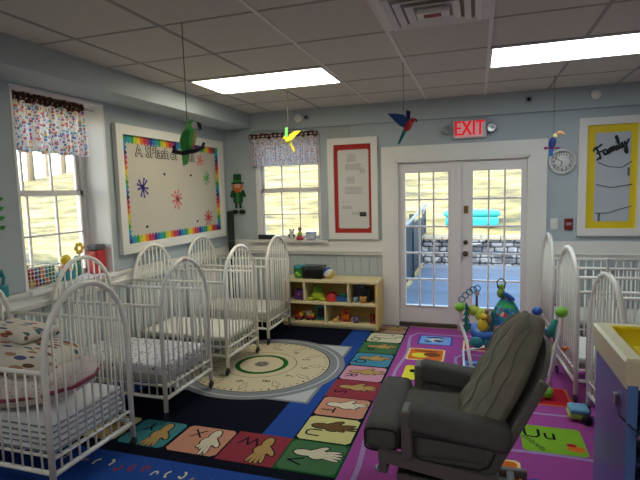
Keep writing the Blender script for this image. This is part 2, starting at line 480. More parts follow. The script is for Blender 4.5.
# detectors on the beam
def puck(x, z, r, m, label, cat, grp=None, ball=False):
    mb = MB()
    t = thing('ceiling_sensor' if ball else 'smoke_detector', label, cat, (x, YB-.045, z), 0, grp)
    mb.lathe([(r, 0), (r, -.015), (r*.8, -.03), (.001, -.034)], (0, 0, 0), axis='y'); mb.build('housing', m, t)
    if ball: MB().ell((0, -.03, 0), r*.55, 0).build('lens', BLACK, t)
puck(.495, 2.463, .035, METAL, 'small dark dome camera on the beam above the doors', 'camera', 'dome cameras', True)
puck(1.112, 2.463, .05, TRIM, 'round white smoke detector above the yellow bordered board', 'smoke detector', 'smoke detectors')
puck(-2.03, 2.455, .05, TRIM, 'round white smoke detector above the back window', 'smoke detector', 'smoke detectors')
puck(-1.925, 2.455, .03, METAL, 'small dark dome camera above the back window', 'camera', 'dome cameras', True)

# ================================================================== WALL BOARDS
def frame_on_back(mb, x0, x1, z0, z1, w, t=.03, m=0):
    mb.box(x0, YB-t, z0, x0+w, YB, z1, m); mb.box(x1-w, YB-t, z0, x1, YB, z1, m)
    mb.box(x0+w, YB-t, z0, x1-w, YB, z0+w, m); mb.box(x0+w, YB-t, z1-w, x1-w, YB, z1, m)
def scallop_rect(x0, x1, z0, z1, r, n_x, n_z):
    pts = []
    def edge(a, b, n, out):
        for i in range(n):
            for k in range(5):
                t_ = (i+k/5)/n
                p = Vector(a).lerp(Vector(b), t_); q = abs(math.sin(PI*k/5))*r
                pts.append((p.x+out[0]*q, p.y+out[1]*q))
    edge((x0, z0), (x1, z0), n_x, (0, -1)); edge((x1, z0), (x1, z1), n_z, (1, 0))
    edge((x1, z1), (x0, z1), n_x, (0, 1)); edge((x0, z1), (x0, z0), n_z, (-1, 0))
    return pts
# red bordered notice board
t = thing('notice_board', 'tall white framed board with red scalloped border and printed schedule', 'notice board', (-1.38, YB, 1.012))
mb = MB(); frame_on_back(mb, -1.685, -1.09, 1.012, 2.195, .075, .04); o = mb.build('frame', TRIM, t); 
RED = mat('red_paper', 'B02A22', .8)
b1 = MB().box(-1.615, YB-.014, 1.08, -1.16, YB, 2.12); b1.build('border', RED, t)
mb = MB(); pts = scallop_rect(-1.555, -1.205, 1.15, 2.05, .013, 10, 24)
mb.prism([(x, YB-.017, z) for x, z in pts], (0, .003, 0), 0)
for (x0, x1, z, n, dz) in ((-1.45, -1.34, 2.0, 7, .013), (-1.47, -1.28, 1.89, 6, .013), (-1.46, -1.36, 1.74, 6, .014), (-1.48, -1.27, 1.62, 6, .014), (-1.30, -1.24, 1.84, 5, .014), (-1.52, -1.42, 1.45, 1, .01), (-1.40, -1.24, 1.33, 3, .014), (-1.52, -1.40, 1.40, 3, .013)):
    for k in range(n):
        xx = x0
        while xx < x1-.01:
            w = random.uniform(.008, .028); mb.box(xx, YB-.0178, z-k*dz, min(x1, xx+w), YB-.0172, z-k*dz+.0045, 1); xx += w+.006
mb.box(-1.31, YB-.0178, 1.28, -1.23, YB-.0172, 1.33, 2)
mb.build('printed_sheet', [mat('white_paper', 'D9D6D0', .85), mat('ink_grey', '77777A', .9), mat('photo_dark', '3A3A38', .8)], t)
for ch in t.children: ch.location = -Vector(t.location)
# vent over it
t = thing('wall_vent', 'small louvred wall vent above the red bordered board', 'vent', (-1.54, YB, 2.20))
mb = MB(); 
for (a, b, c, d) in ((-.13, 0, -.115, .125), (.115, 0, .13, .125), (-.13, 0, .13, .015), (-.13, .11, .13, .125)): mb.box(a, -.012, b, c, 0, d)
mb.build('frame', mat('vent_white', 'B9B8B0', .5), t)
mb = MB()
for k in range(7): mb.box(-.115, -.009, .018+k*.013, .115, -.002, .024+k*.013)
mb.build('slats', MATS['vent_white'], t)
# Family board
t = thing('family_board', 'white framed board with yellow border and black script lettering', 'notice board', (1.27, YB, 1.06))
mb = MB(); frame_on_back(mb, .975, 1.575, 1.06, 2.245, .075, .04); mb.build('frame', TRIM, t)
YEL = mat('yellow_paper', 'E6C81E', .7)
MB().box(1.05, YB-.014, 1.135, 1.50, YB, 2.17).build('border', YEL, t)
mb = MB(); pts = scallop_rect(1.135, 1.43, 1.215, 2.085, .012, 10, 26)
mb.prism([(x, YB-.018, z) for x, z in pts], (0, .004, 0), 0)
mb.build('backing_sheet', mat('pale_grey_paper', 'B9BEC4', .85, noise=.03, nscale=20), t)
def strokes(mb, lines, org, sc, r, m=0, ex=(1, 0, 0), ey=(0, 0, 1), dy=0):
    ex, ey, org = Vector(ex), Vector(ey), Vector(org)
    for ln in lines:
        # catmull-rom
        P = [Vector((a, b)) for a, b in ln]; Q = []
        for i in range(len(P)-1):
            p0, p1, p2, p3 = P[max(i-1, 0)], P[i], P[i+1], P[min(i+2, len(P)-1)]
            for k in range(5):
                s_ = k/5
                Q.append(.5*((2*p1)+(-p0+p2)*s_+(2*p0-5*p1+4*p2-p3)*s_*s_+(-p0+3*p1-3*p2+p3)*s_**3))
        Q.append(P[-1])
        mb.tube([org+ex*q.x*sc+ey*q.y*sc for q in Q], r, m, 6)
mb = MB()
ca, sa = math.cos(.42), math.sin(.42)
fam = [  # F a m i l y in a running hand
 [(-.1, -.1), (.1, .0), (.25, .02)], [(.3, .95), (.32, .5), (.28, 0), (.15, -.12)], [(-.02, .78), (.2, 1.0), (.5, .98), (.85, 1.08)], [(.1, .45), (.35, .5), (.6, .5)],
 [(.95, .5), (.75, .5), (.68, .2), (.82, .05), (.98, .25), (1.0, .5), (1.0, .12), (1.12, .05)],
 [(1.12, .05), (1.22, .45), (1.25, .05), (1.3, .35), (1.42, .48), (1.46, .05), (1.52, .35), (1.64, .48), (1.68, .1), (1.78, .05)],
 [(1.78, .05), (1.86, .45), (1.88, .08), (1.98, .1)], [(1.9, .68), (1.92, .72)],
 [(1.98, .1), (2.18, .8), (2.22, 1.2), (2.1, 1.15), (2.08, .5), (2.16, .05), (2.3, .15)],
 [(2.3, .15), (2.32, .5), (2.36, .1), (2.5, .15), (2.58, .5), (2.55, 0), (2.42, -.55), (2.28, -.4), (2.45, -.05), (2.75, .3), (3.0, .55)]]
rot = [[(ca*x-sa*y, sa*x+ca*y) for x, y in ln] for ln in fam]
strokes(mb, rot, (1.145, YB-.026, 1.835), .108, .0095, 0)
mb.build('script_lettering', BLACK, t)
for (pts) in ([(1.15, 1.80), (1.25, 1.755), (1.36, 1.74), (1.45, 1.80)], [(1.14, 1.58), (1.28, 1.545), (1.46, 1.575)], [(1.14, 1.29), (1.25, 1.29), (1.35, 1.325), (1.46, 1.36)]):
    mb = MB(); mb.tube([(x, YB-.022, z) for x, z in pts], .004, 0, 5); mb.build('twine', mat('twine', '6E6A66', .9), t)
for (x, z) in ((1.415, 1.66), (1.165, 1.21)):
    MB().box(x, YB-.026, z, x+.018, YB-.018, z+.08).build('clothespin', MATS['twine'], t)
for ch in t.children: ch.location = -Vector(t.location)

# big bulletin board on the left wall
BX = XL
t = thing('bulletin_board', 'large white framed bulletin board with rainbow border and paint splats', 'bulletin board', (XL, 4.5, 1.06))
y0, y1, z0, z1 = 3.545, 5.42, 1.065, 2.225; fwid = .085
mb = MB()
mb.box(XL, y0, z0, XL+.045, y0+fwid, z1); mb.box(XL, y1-fwid, z0, XL+.045, y1, z1)
mb.box(XL, y0+fwid, z0, XL+.045, y1-fwid, z0+fwid); mb.box(XL, y0+fwid, z1-fwid, XL+.045, y1-fwid, z1)
mb.build('frame', TRIM, t)
BPAP = mat('board_paper', 'C9C2B4', .85, noise=.03, nscale=3)
MB().box(XL, y0+fwid, z0+fwid, XL+.012, y1-fwid, z1-fwid).build('backing_sheet', BPAP, t)
rb = ['3B2E6E', '2B6FB0', '1E9AA8', '3C9A46', 'B5C437', 'E6C322', 'E07B28', 'C93632', 'A83270']
RBM = [mat('rainbow_%d' % i, c, .75) for i, c in enumerate(rb)]
mb = MB(); xo = XL+.014
def bstrip(a, b, along, n, inward):
    # coloured scalloped strip; each colour a short piece with a rounded inner edge
    for i in range(n):
        c = (i*2+ (i//3)) % 9 if False else i % 9
        s0, s1 = a+(b-a)*i/n, a+(b-a)*(i+1)/n
        pts = [(s0, 0), (s1, 0)]
        for k in range(7):
            tt = k/6; pts.append((s1+(s0-s1)*tt, .055+.022*math.sin(PI*tt)))
        P = []
        for (s_, d) in pts:
            if along == 'y0': P.append((xo, s_, z0+fwid+d))
            if along == 'y1': P.append((xo, s_, z1-fwid-d))
            if along == 'z0': P.append((xo+.0004, y0+fwid+d, s_))
            if along == 'z1': P.append((xo+.0004, y1-fwid-d, s_))
        mb.quad(P, c)
bstrip(y0+fwid, y1-fwid, 'y0', 38, 1); bstrip(y0+fwid, y1-fwid, 'y1', 38, -1)
bstrip(z0+fwid, z1-fwid, 'z0', 22, 1); bstrip(z0+fwid, z1-fwid, 'z1', 22, -1)
mb.build('rainbow_border', RBM, t)
INK = mat('black_ink', '2A2A2E', .8)
mb = MB(); 
mo, mi = text_mesh('A  SPlash  of  Fall', .165), text_mesh('A  SPlash  of  Fall', .165)
M = LEFTM(XL+.0135, 4.47, 2.005) @ Matrix.Scale(1.0, 4)
for wd, yy_ in (('A', 3.875), ('SPlash', 4.16), ('of', 4.43), ('Fall', 4.72)):
    mb = MB(); tm = text_mesh(wd, .15)
    for dy, dz in ((.006, .006), (.007, -.006), (-.007, .005), (-.006, -.007), (0, .009), (0, -.009), (.008, 0), (-.009, 0)): mb.mesh_add(tm, LEFTM(XL+.0135+.0001*abs(dy*250+dz*500), yy_+dy, 2.005+dz), 0)
    mb.mesh_add(tm, LEFTM(XL+.0165, yy_, 2.005), 1)
    mb.build('lettering', [INK, BPAP], t)
def splat(y, z, r, m, nm='paint_splat'):
    mb = MB(); mb.M = LEFTM(XL+.0145, y, z)
    n = 9
    mb.add([(r*.32*math.cos(2*PI*k/14), r*.32*math.sin(2*PI*k/14), 0) for k in range(14)], [tuple(range(14))])
    for k in range(n):
        a = 2*PI*k/n+random.uniform(-.15, .15); L_ = r*random.uniform(.75, 1.05); w = r*.11
        d = Vector((math.cos(a), math.sin(a), 0)); q = Vector((-d.y, d.x, 0)); z_ = Vector((0, 0, .0003))
        mb.add([tuple(q*w+z_), tuple(d*L_+q*w*.8+z_), tuple(d*L_-q*w*.8+z_), tuple(-q*w+z_)], [(0, 3, 2, 1)])
        c = d*L_
        mb.add([tuple(c+Vector((w*1.5*math.cos(b*PI/4), w*1.5*math.sin(b*PI/4), .0006))) for b in range(8)], [tuple(range(8))])
    mb.build(nm, m, t)
PUR, COR, GRN, REDS = mat('splat_purple', '4A3E8E', .7), mat('splat_coral', 'E07A78', .7), mat('splat_green', '5BA04A', .7), mat('splat_red', 'CC4A40', .7)
splat(3.90, 1.665, .085, PUR); splat(4.45, 1.545, .095, COR); splat(5.06, 1.775, .075, GRN); splat(5.06, 1.315, .085, REDS); splat(4.93, 1.975, .07, COR)
for (y, z) in ((4.25, 1.80), (4.73, 1.80), (3.93, 1.29), (4.82, 1.285)):
    mb = MB(); mb.M = LEFTM(XL+.0135, y, z); mb.add([(.02*math.cos(k), .015*math.sin(k), 0) for k in [2*PI*j/8 for j in range(8)]], [tuple(range(8))])
    mb.build('small_mark', INK, t)
for ch in t.children: ch.location = -Vector(t.location)

# leprechaun cut-out
t = thing('paper_leprechaun', 'small felt leprechaun figure in green hat hung on the back wall', 'wall decoration', (-2.885, YB-.006, 1.57))
G1, G2, SK, OR, BK = mat('felt_dark_green', '1C4A26', .9), mat('felt_green', '3C8A3C', .9), mat('felt_skin', 'D9A583', .9), mat('felt_orange', 'C96A35', .9), mat('felt_black', '17171A', .9)
mb = MB(); mb.rbox(-.055, -.02, .15, .055, 0, .26, .012); mb.rbox(-.085, -.022, .135, .085, 0, .158, .008); mb.build('hat', G1, t)
MB().box(-.056, -.023, .165, .056, -.005, .185).build('hat_band', G2, t)
MB().ell((0, -.014, .09), (.055, .014, .055), 0).build('face', SK, t)
mb = MB(); mb.ell((0, -.018, .062), (.052, .014, .038), 0); mb.ell((-.055, -.015, .10), (.018, .01, .03)); mb.ell((.055, -.015, .10), (.018, .01, .03)); mb.build('beard', OR, t)
mb = MB(); mb.rbox(-.065, -.022, -.10, .065, 0, .03, .012); mb.M = Matrix.Rotation(.35, 4, 'Y'); mb.rbox(-.10, -.02, -.06, -.06, 0, .03, .01); mb.M = Matrix.Rotation(-.35, 4, 'Y'); mb.rbox(.06, -.02, -.06, .10, 0, .03, .01); mb.build('jacket', G1, t)
MB().rbox(-.02, -.028, -.09, .02, -.018, .03, .006).build('shirt', G2, t)
for sx in (-1, 1):
    MB().rbox(sx*.012, -.018, -.17, sx*.045, 0, -.10, .008).build('leg', G1 if sx < 0 else G1, t)
    MB().ell((sx*.05, -.012, -.215), (.045, .014, .028)).build('shoe', BK, t)
MB().tube([(0, -.004, .26), (0, -.004, .33)], .002, 0, 5).build('hanger', STRING, t)

# exit sign
t = thing('exit_sign', 'lit red exit sign with two small emergency lamp heads above the doors', 'exit sign', (-.085, YB-.0, 2.205))
MB().rbox(-.175, -.05, -.098, .175, 0, .098, .015).build('housing', mat('sign_housing', 'C8C4C0', .4), t)
MB().box(-.14, -.053, -.082, .135, -.049, .088).build('face_plate', mat('sign_face', 'EFC0C0', .4, emit='FF8090', estr=.12), t)
mb = MB(); mb.mesh_add(text_mesh('EXIT', .19), BACKM(0, -.0545, .005) @ Matrix.Diagonal((.80, 1.15, 1, 1)), 0)
for dx in (-.004, .004): mb.mesh_add(text_mesh('EXIT', .19), BACKM(dx, -.0544, .005) @ Matrix.Diagonal((.80, 1.15, 1, 1)), 0)
mb.build('lettering', mat('sign_red', 'D01020', .4, emit='FF0818', estr=.35), t)
for sx in (-1, 1):
    mb = MB(); mb.lathe([(.02, .02), (.045, -.01), (.05, -.03), (.04, -.032), (.001, -.02)], (sx*.225, -.04, 0), axis='y'); mb.box(sx*.17, -.03, -.012, sx*.2, -.01, .012)
    mb.build('lamp_head', METAL, t)
# clock
t = thing('wall_clock', 'round white wall clock with black numerals beside the door', 'clock', (.828, YB, 1.822))
mb = MB(); mb.tube([(.118*math.cos(a), -.022, .118*math.sin(a)) for a in [2*PI*k/36 for k in range(36)]], .014, 0, 8, closed=True); mb.build('rim', mat('clock_rim', 'CFCFCC', .35), t)
MB().lathe([(.115, 0), (.115, -.012)], (0, 0, 0), axis='y', seg=36).build('dial', mat('clock_dial', 'E8E6E0', .5), t)
mb = MB()
for k in range(1, 13):
    a = PI/2-2*PI*k/12; mb.mesh_add(text_mesh(str(k), .046), BACKM(.08*math.cos(a), -.0135, .08*math.sin(a)), 0)
mb.build('numerals', BLACK, t)
for (ln, a, w, nm) in ((.05, -1.9, .005, 'hour_hand'), (.075, 2.6, .0035, 'minute_hand')):
    mb = MB(); d = Vector((math.cos(a), 0, math.sin(a))); q = Vector((-d.z, 0, d.x))*w
    mb.prism([tuple(-q+Vector((0, -.016, 0))), tuple(q+Vector((0, -.016, 0))), tuple(d*ln+q*.5+Vector((0, -.016, 0))), tuple(d*ln-q*.5+Vector((0, -.016, 0)))], (0, .001, 0)); mb.build(nm, BLACK, t)
# switch + alarm
t = thing('light_switch', 'white double light switch plate right of the door', 'light switch', (.765, YB, 1.18))
MB().rbox(-.037, -.008, -.06, .037, 0, .06, .004).build('plate', TRIM, t)
for dz in (-.022, .022): MB().box(-.006, -.016, dz-.01, .006, -.006, dz+.01).build('toggle', TRIM, t)
t = thing('fire_alarm', 'dark red fire alarm pull station beside the light switch', 'fire alarm', (.90, YB, 1.18))
MB().rbox(-.04, -.03, -.058, .04, 0, .058, .006).build('housing', mat('alarm_red', '7A1A1A', .5), t)
MB().box(-.026, -.036, -.012, .026, -.028, .018).build('pull_bar', mat('alarm_white', 'B08C88', .5), t)

# ================================================================== CURTAINS
PATCH = ['D0606C', '6A86BC', 'E8B864', '68A6A8', 'A86A9C', 'F0D8B8', 'DC8468', '90B4D4', '9A6A5A', 'F4F0E8', '76709A', 'E8A4B4']
VAL = voro_mat('patchwork_cotton', 'E9E4DE', PATCH, scale=46, thr=.40, rand=.5, transl=.55, dist='CHEBYCHEV')
VALB = voro_mat('patchwork_cotton_back', 'D8D2D8', ['B86A74', '7276A8', 'D0A880', '8A6060', '9A86AA', 'DCD6D6', 'A87068', '8AA0BC'], scale=46, thr=.33, rand=.5, transl=.35, dist='CHEBYCHEV')
HDR = voro_mat('dark_ruffle', '4A2C28', ['6A3A30', '2E3A30', '8A4A38', '3A2420', '70604A'], scale=60, thr=.5, transl=.1)
t = thing('window_valance', 'bright patchwork valance with brown ruffled heading in the left window', 'curtain', (-3.12, 2.96, 2.3), 0, 'patchwork valances')
def vfn(u, v):
    y = -.355+.70*u + .0*v; w = .012+.02*(1-v)
    return (w*math.sin(u*58+1.3*math.sin(u*9))+.015*math.sin(u*21), y*(1+.03*(1-v)), -.375+.365*v+.008*math.sin(u*25)*(1-v))
MB().grid(vfn, 160, 8).build('cloth_panel', VAL, t)
def rfn(u, v):
    y = -.355+.70*u
    return (.018*math.sin(u*95)*(1.1-abs(v-.5)) +.012*math.cos(PI*(v-.5)) , y, -.02+.075*v+.008*math.sin(u*37)+.006*math.sin(u*71))
MB().grid(rfn, 200, 6).build('ruffled_heading', HDR, t)
MB().tube([(-.005, -.36, .012), (-.005, .475, .012)], .009, 0, 8).build('curtain_rod', TRIM, t)
t = thing('window_valance', 'patchwork valance with brown ruffled heading on the back window', 'curtain', (-2.225, YB-.07, 2.25), 0, 'patchwork valances')
def vfn2(u, v):
    x = -.445+.89*u
    return (x, .014*math.sin(u*66+1.5*math.sin(u*8))*(1.4-v*.6), -.335+.335*v+.006*math.sin(u*40)*(1-v))
MB().grid(vfn2, 170, 8).build('cloth_panel', VALB, t)
def rfn2(u, v):
    return (-.445+.89*u, .016*math.sin(u*100)*(1.1-abs(v-.5))-.008*math.cos(PI*(v-.5)), -.01+.06*v+.006*math.sin(u*37)+.005*math.sin(u*77))
MB().grid(rfn2, 200, 6).build('ruffled_heading', HDR, t)
mb = MB().tube([(-.44, .0, .02), (.44, .0, .02)], .008, 0, 8); mb.box(-.44, 0, .01, -.43, .07, .03); mb.box(.43, 0, .01, .44, .07, .03); mb.build('curtain_rod', TRIM, t)

# ================================================================== HANGING BIRDS
def string_to(t, z_local, dz_top):
    MB().tube([(0, 0, z_local), (0, 0, dz_top)], .0022, 0, 5).build('string', STRING, t)
FG, FLG, FY, FR, FB, FNV, FT = mat('feather_green', '3E9A42', .8, noise=.2, nscale=30), mat('feather_light_green', '74D06C', .8), mat('feather_yellow', 'E8D838', .8), mat('feather_red', 'B02C35', .8), mat('feather_blue', '28508E', .8), mat('feather_navy', '23306A', .8), mat('feather_teal', '2E8A84', .8)
BW = mat('feather_white', 'E8E8E0', .8)
def face_cam(x, y): return math.atan2(y, x)-PI/2
Ry = lambda a: Matrix.Rotation(a, 3, 'Y')
# parrot: seen from its side, green, on a dark perch
x, y = -1.60, 2.49
zc = 1.90
t = thing('hanging_parrot', 'green parrot ornament on a dark perch hanging before the rainbow bulletin board', 'hanging ornament', (x, y, zc), face_cam(x, y), 'hanging tropical birds')
MB().ell((0, 0, 0), (.038, .03, .064), rot=Ry(.25)).build('body', FLG, t)
MB().ell((.02, 0, .068), (.026, .024, .026)).build('head', FLG, t)
MB().ell((.031, -.010, .068), (.017, .019, .018)).build('face_patch', BW, t)
MB().tube([(.042, -.004, .076), (.058, -.004, .070), (.062, -.004, .052), (.055, -.004, .045)], .01, 0, 8, rs=[.012, .012, .007, .002]).build('beak', BLACK, t)
MB().ell((.052-.03, -.004, .0), (.018, .02, .05), rot=Ry(.25)).build('breast', mat('feather_cream', 'C9C27A', .8), t)
MB().ell((-.01, -.022, -.005), (.022, .010, .052), rot=Ry(.2)).build('wing', FG, t)
mb = MB(); mb.prism([(-.035, -.006, -.045), (.005, -.006, -.055), (-.005, -.006, -.115), (-.03, -.006, -.125)], (0, .012, 0)); mb.build('tail', FLG, t)
mb = MB(); mb.tube([(-.075, -.01, -.055), (-.03, -.018, -.065), (.03, -.02, -.055), (.075, -.012, -.035)], .010, 0, 8); mb.tube([(-.06, -.01, -.06), (-.07, -.01, -.03)], .007, 0, 6); mb.tube([(.065, -.012, -.04), (.075, -.012, -.015)], .008, 0, 6); mb.build('perch', BLACK, t)
t.scale = (1.2, 1.2, 1.2)
string_to(t, .09, (H-zc)/1.2)
# yellow bird with raised wings
x, y, zc = -1.755, 4.487, 2.09
t = thing('hanging_parrot', 'bright yellow bird ornament with raised wings hanging before the back window', 'hanging ornament', (x, y, zc), face_cam(x, y), 'hanging tropical birds')
MB().ell((0, 0, 0), (.035, .022, .03), rot=Ry(-.5)).build('body', FY, t)
MB().ell((-.035, 0, .02), (.018, .016, .018)).build('head', FY, t)
MB().tube([(-.05, 0, .02), (-.07, 0, .012)], .006, 0, 6, rs=[.007, .001]).build('beak', mat('beak_orange', 'E0902A', .5), t)
mb = MB(); mb.prism([(-.01, 0, .01), (.03, 0, -.005), (.075, 0, .045), (.125, 0, .09), (.06, 0, .085), (.01, 0, .055)], (0, .006, 0)); mb.build('wing', FY, t)
mb = MB(); mb.prism([(-.035, -.01, .03), (-.005, -.01, .03), (-.005, -.01, .12), (-.03, -.01, .12)], (0, .006, 0)); mb.build('wing', FLG, t)
mb = MB(); mb.prism([(.0, 0, -.02), (.02, 0, -.02), (.065, 0, -.10), (.045, 0, -.12)], (0, .006, 0)); mb.build('tail', FY, t)
string_to(t, .0, H-zc)
# macaw
x, y, zc = -.55, 3.874, 2.085
t = thing('hanging_parrot', 'red and blue macaw ornament with spread wing hanging near the exit sign', 'hanging ornament', (x, y, zc), face_cam(x, y), 'hanging tropical birds')
MB().ell((.035, 0, -.01), (.03, .024, .05), rot=Ry(.5)).build('body', FR, t)
MB().ell((.07, 0, .03), (.02, .018, .02)).build('head', FR, t)
MB().tube([(.085, 0, .035), (.10, 0, .028), (.098, 0, .012)], .008, 0, 7, rs=[.01, .008, .002]).build('beak', BLACK, t)
mb = MB(); mb.prism([(.01, -.012, -.03), (.045, -.012, .03), (.0, -.012, .075), (-.06, -.012, .085), (-.125, -.012, .088), (-.07, -.012, .03), (-.03, -.012, -.01)], (0, .007, 0)); mb.build('wing', FB, t)
mb = MB(); mb.prism([(.02, .012, .03), (.05, .012, .03), (.055, .012, .10), (.02, .012, .11)], (0, .007, 0)); mb.build('wing', FNV, t)
mb = MB(); mb.prism([(.0, .0, -.03), (.03, .0, -.04), (-.03, .0, -.145), (-.05, .0, -.15)], (0, .007, 0)); mb.build('tail', FT, t)
string_to(t, .09, H-zc)
# toucan
x, y, zc = .652, 4.873, 1.965
t = thing('hanging_parrot', 'dark blue toucan ornament with orange bill hanging above the wall clock', 'hanging ornament', (x, y, zc), face_cam(x, y), 'hanging tropical birds')
t.name = 'hanging_toucan'
MB().ell((-.01, 0, 0), (.03, .024, .055), rot=Ry(.2)).build('body', FNV, t)
MB().ell((.012, 0, .06), (.02, .018, .022)).build('head', mat('toucan_cream', 'D8CF9A', .8), t)
MB().tube([(.02, 0, .075), (.05, 0, .085), (.075, 0, .078), (.09, 0, .06)], .014, 0, 8, rs=[.014, .017, .014, .004]).build('bill', mat('bill_orange', 'E8A878', .6), t)
mb = MB(); mb.prism([(-.035, 0, -.04), (.0, 0, -.045), (-.005, 0, -.12), (-.035, 0, -.12)], (0, .01, 0)); mb.build('tail', FB, t)
mb = MB(); mb.tube([(-.06, 0, -.045), (.05, 0, -.05)], .008, 0, 7); mb.ell((-.065, 0, -.045), .014); mb.build('perch', mat('perch_magenta', '8A2A5A', .7), t)
string_to(t, .08, H-zc)

# ================================================================== RUGS
def octa(x0, y0, x1, y1, c=.03):
    return [(x0+c, y0), (x1-c, y0), (x1, y0+c), (x1, y1-c), (x1-c, y1), (x0+c, y1), (x0, y1-c), (x0, y0+c)]
CARP = dict(rough=.95, spec=.1, noise=.22, nscale=90, bump=.3, bscale=300)
def cm(n, c): return mat('carpet_'+n, c, **CARP)
RM = [cm('navy', '0C0F1E'), cm('blue', '254A94'), cm('teal', '3F8086'), cm('salmon', 'C48A70'), cm('crimson', '8E3640'), cm('green', '467048'),
      cm('yellow', 'CCC684'), cm('pink', 'C790A0'), cm('aqua', '4486A0'), cm('cream', 'CFCBA8'), cm('rose_beige', 'A88878'), cm('ink', '14141C'),
      cm('hand_tan', 'B09058'), cm('hand_white', 'D5CBB0'), cm('dial', 'C8BB9C'), cm('grey', '7F8286'), cm('dark_green', '1E5A24'), cm('light_grey', 'B5B8BA'), cm('brown', '6B5030')]
mb = MB()
L1, L2, L3, L4, L5 = .0086, .0092, .0098, .0104, .011
RX0, RX1, RY0, RY1 = -3.0, -.735, 1.75, 5.52
mb.box(RX0, RY0, 0.0005, RX1, RY1, .008, 1)
mb.flat([(RX0+.03, 2.33), (RX1, 2.33), (RX1, RY1-.02), (RX0+.03, RY1-.02)], L1, 0)
mb.flat([(-1.335, 2.76), (-1.11, 2.76), (-1.11, RY1-.02), (-1.335, RY1-.02)], L2, 1)
mb.flat([(-3.0+.04, 2.76), (-2.60, 2.76), (-2.60, RY1-.02), (-3.0+.04, RY1-.02)], L2, 1)
tiles = []
rowsy = [2.42, 2.765, 3.115, 3.445, 3.79, 4.14, 4.50, 4.85, 5.18, 5.50]
colc = [5, 6, 3, 4, 7, 8, 5, 9, 10]; lets = 'VUTSRQPON'
for i in range(9): tiles.append((-1.105, rowsy[i]+.012, -.748, rowsy[i+1]-.012, colc[i], lets[i], 'E'))
rowx = [-1.115, -1.49, -1.865, -2.235, -2.605, -2.975]
for i, (c, l) in enumerate(((4, 'W'), (3, 'X'), (2, 'Y'), (6, 'Z'), (5, '1'))):
    tiles.append((rowx[i+1]+.012, 2.432, rowx[i]-.012, 2.753, c, l, 'S'))
dk = {5: 16, 4: 4, 6: 6, 3: 3, 2: 2, 7: 4, 8: 8, 9: 9, 10: 10}
def hand(mb, M, m, seed):
    M = M @ Matrix.Scale(1.3, 4)
    """a signing hand: palm, four unequal fingers, thumb, wrist; points along +y"""
    rnd = random.Random(seed)
    old = mb.M; mb.M = old @ M
    def blob(cx, cy, a, b, rot=0, mm=m, z=0):
        mb.add([(cx+a*math.cos(t_)*math.cos(rot)-b*math.sin(t_)*math.sin(rot), cy+a*math.cos(t_)*math.sin(rot)+b*math.sin(t_)*math.cos(rot), z) for t_ in [2*PI*k/12 for k in range(12)]], [tuple(range(12))], mm)
    n_up = rnd.choice([2, 3, 2, 4])
    for (mm, g, z) in ((11, .007, 0), (m, 0, .0006)):
        blob(0, 0, .042+g, .045+g, 0, mm, z); blob(0, -.065, .026+g, .05+g, 0, mm, z+.00005)
        blob(-.045, .01, .014+g, .034+g, .6, mm, z+.0001)
        for k in range(4):
            ln = (.055 if k < n_up else .022)+.008*math.sin(k)
            blob(-.028+k*.019, .03+ln*.7, .009+g*.6, ln*.75+g, (k-1.5)*-.12, mm, z+.00015+.00003*k)
    mb.M = old
for n, (x0, y0_, x1, y1_, c, l, o) in enumerate(tiles):
    mb.flat([(x0-.012, y0_-.012), (x1+.012, y0_-.012), (x1+.012, y1_+.012), (x0-.012, y1_+.012)], L2+.0001, dk.get(c, c) if c in (5, 4) else 0)
    if c == 5: pass
    mb.flat(octa(x0, y0_, x1, y1_, .025), L3, c)
    cx, cyy = (x0+x1)/2, (y0_+y1_)/2
    hm = 13 if l in 'XVTO' else (12 if l != 'U' else 18)
    if o == 'E':
        mb.mesh_add(text_mesh(l, .15), frameM((x0+.08, cyy-.065, L4), (0, -1, 0), (1, 0, 0)), 11)
        hand(mb, frameM((cx+.02, cyy+.03, L4), (0, -1, 0), (1, 0, 0)), hm, n)
    else:
        mb.mesh_add(text_mesh(l, .14), frameM((x0+.11, y1_-.085, L4), (-1, 0, 0), (0, -1, 0)), 11)
        hand(mb, frameM((cx+.055, cyy-.01, L4), (-1, 0, 0), (0, -1, 0)), hm, n)
# little coloured figures in the blue outer band
rq = random.Random(5)
for k in range(26):
    xx = -2.9+k*.083; yy = 2.2+.02*math.sin(k*2.1); c = [13, 3, 9, 4, 17, 6, 7, 12][rq.randrange(8)]
    a0 = rq.uniform(0, 6); sw = rq.uniform(2.2, 5.5); n = 8
    P_ = [(xx+.022*math.cos(a0+sw*j/n), yy+.036*math.sin(a0+sw*j/n)) for j in range(n+1)]
    Q_ = [(xx+.010*math.cos(a0+sw*j/n), yy+.020*math.sin(a0+sw*j/n)) for j in range(n+1)]
    for j in range(n): mb.flat([P_[j], P_[j+1], Q_[j+1], Q_[j]], L3, c)
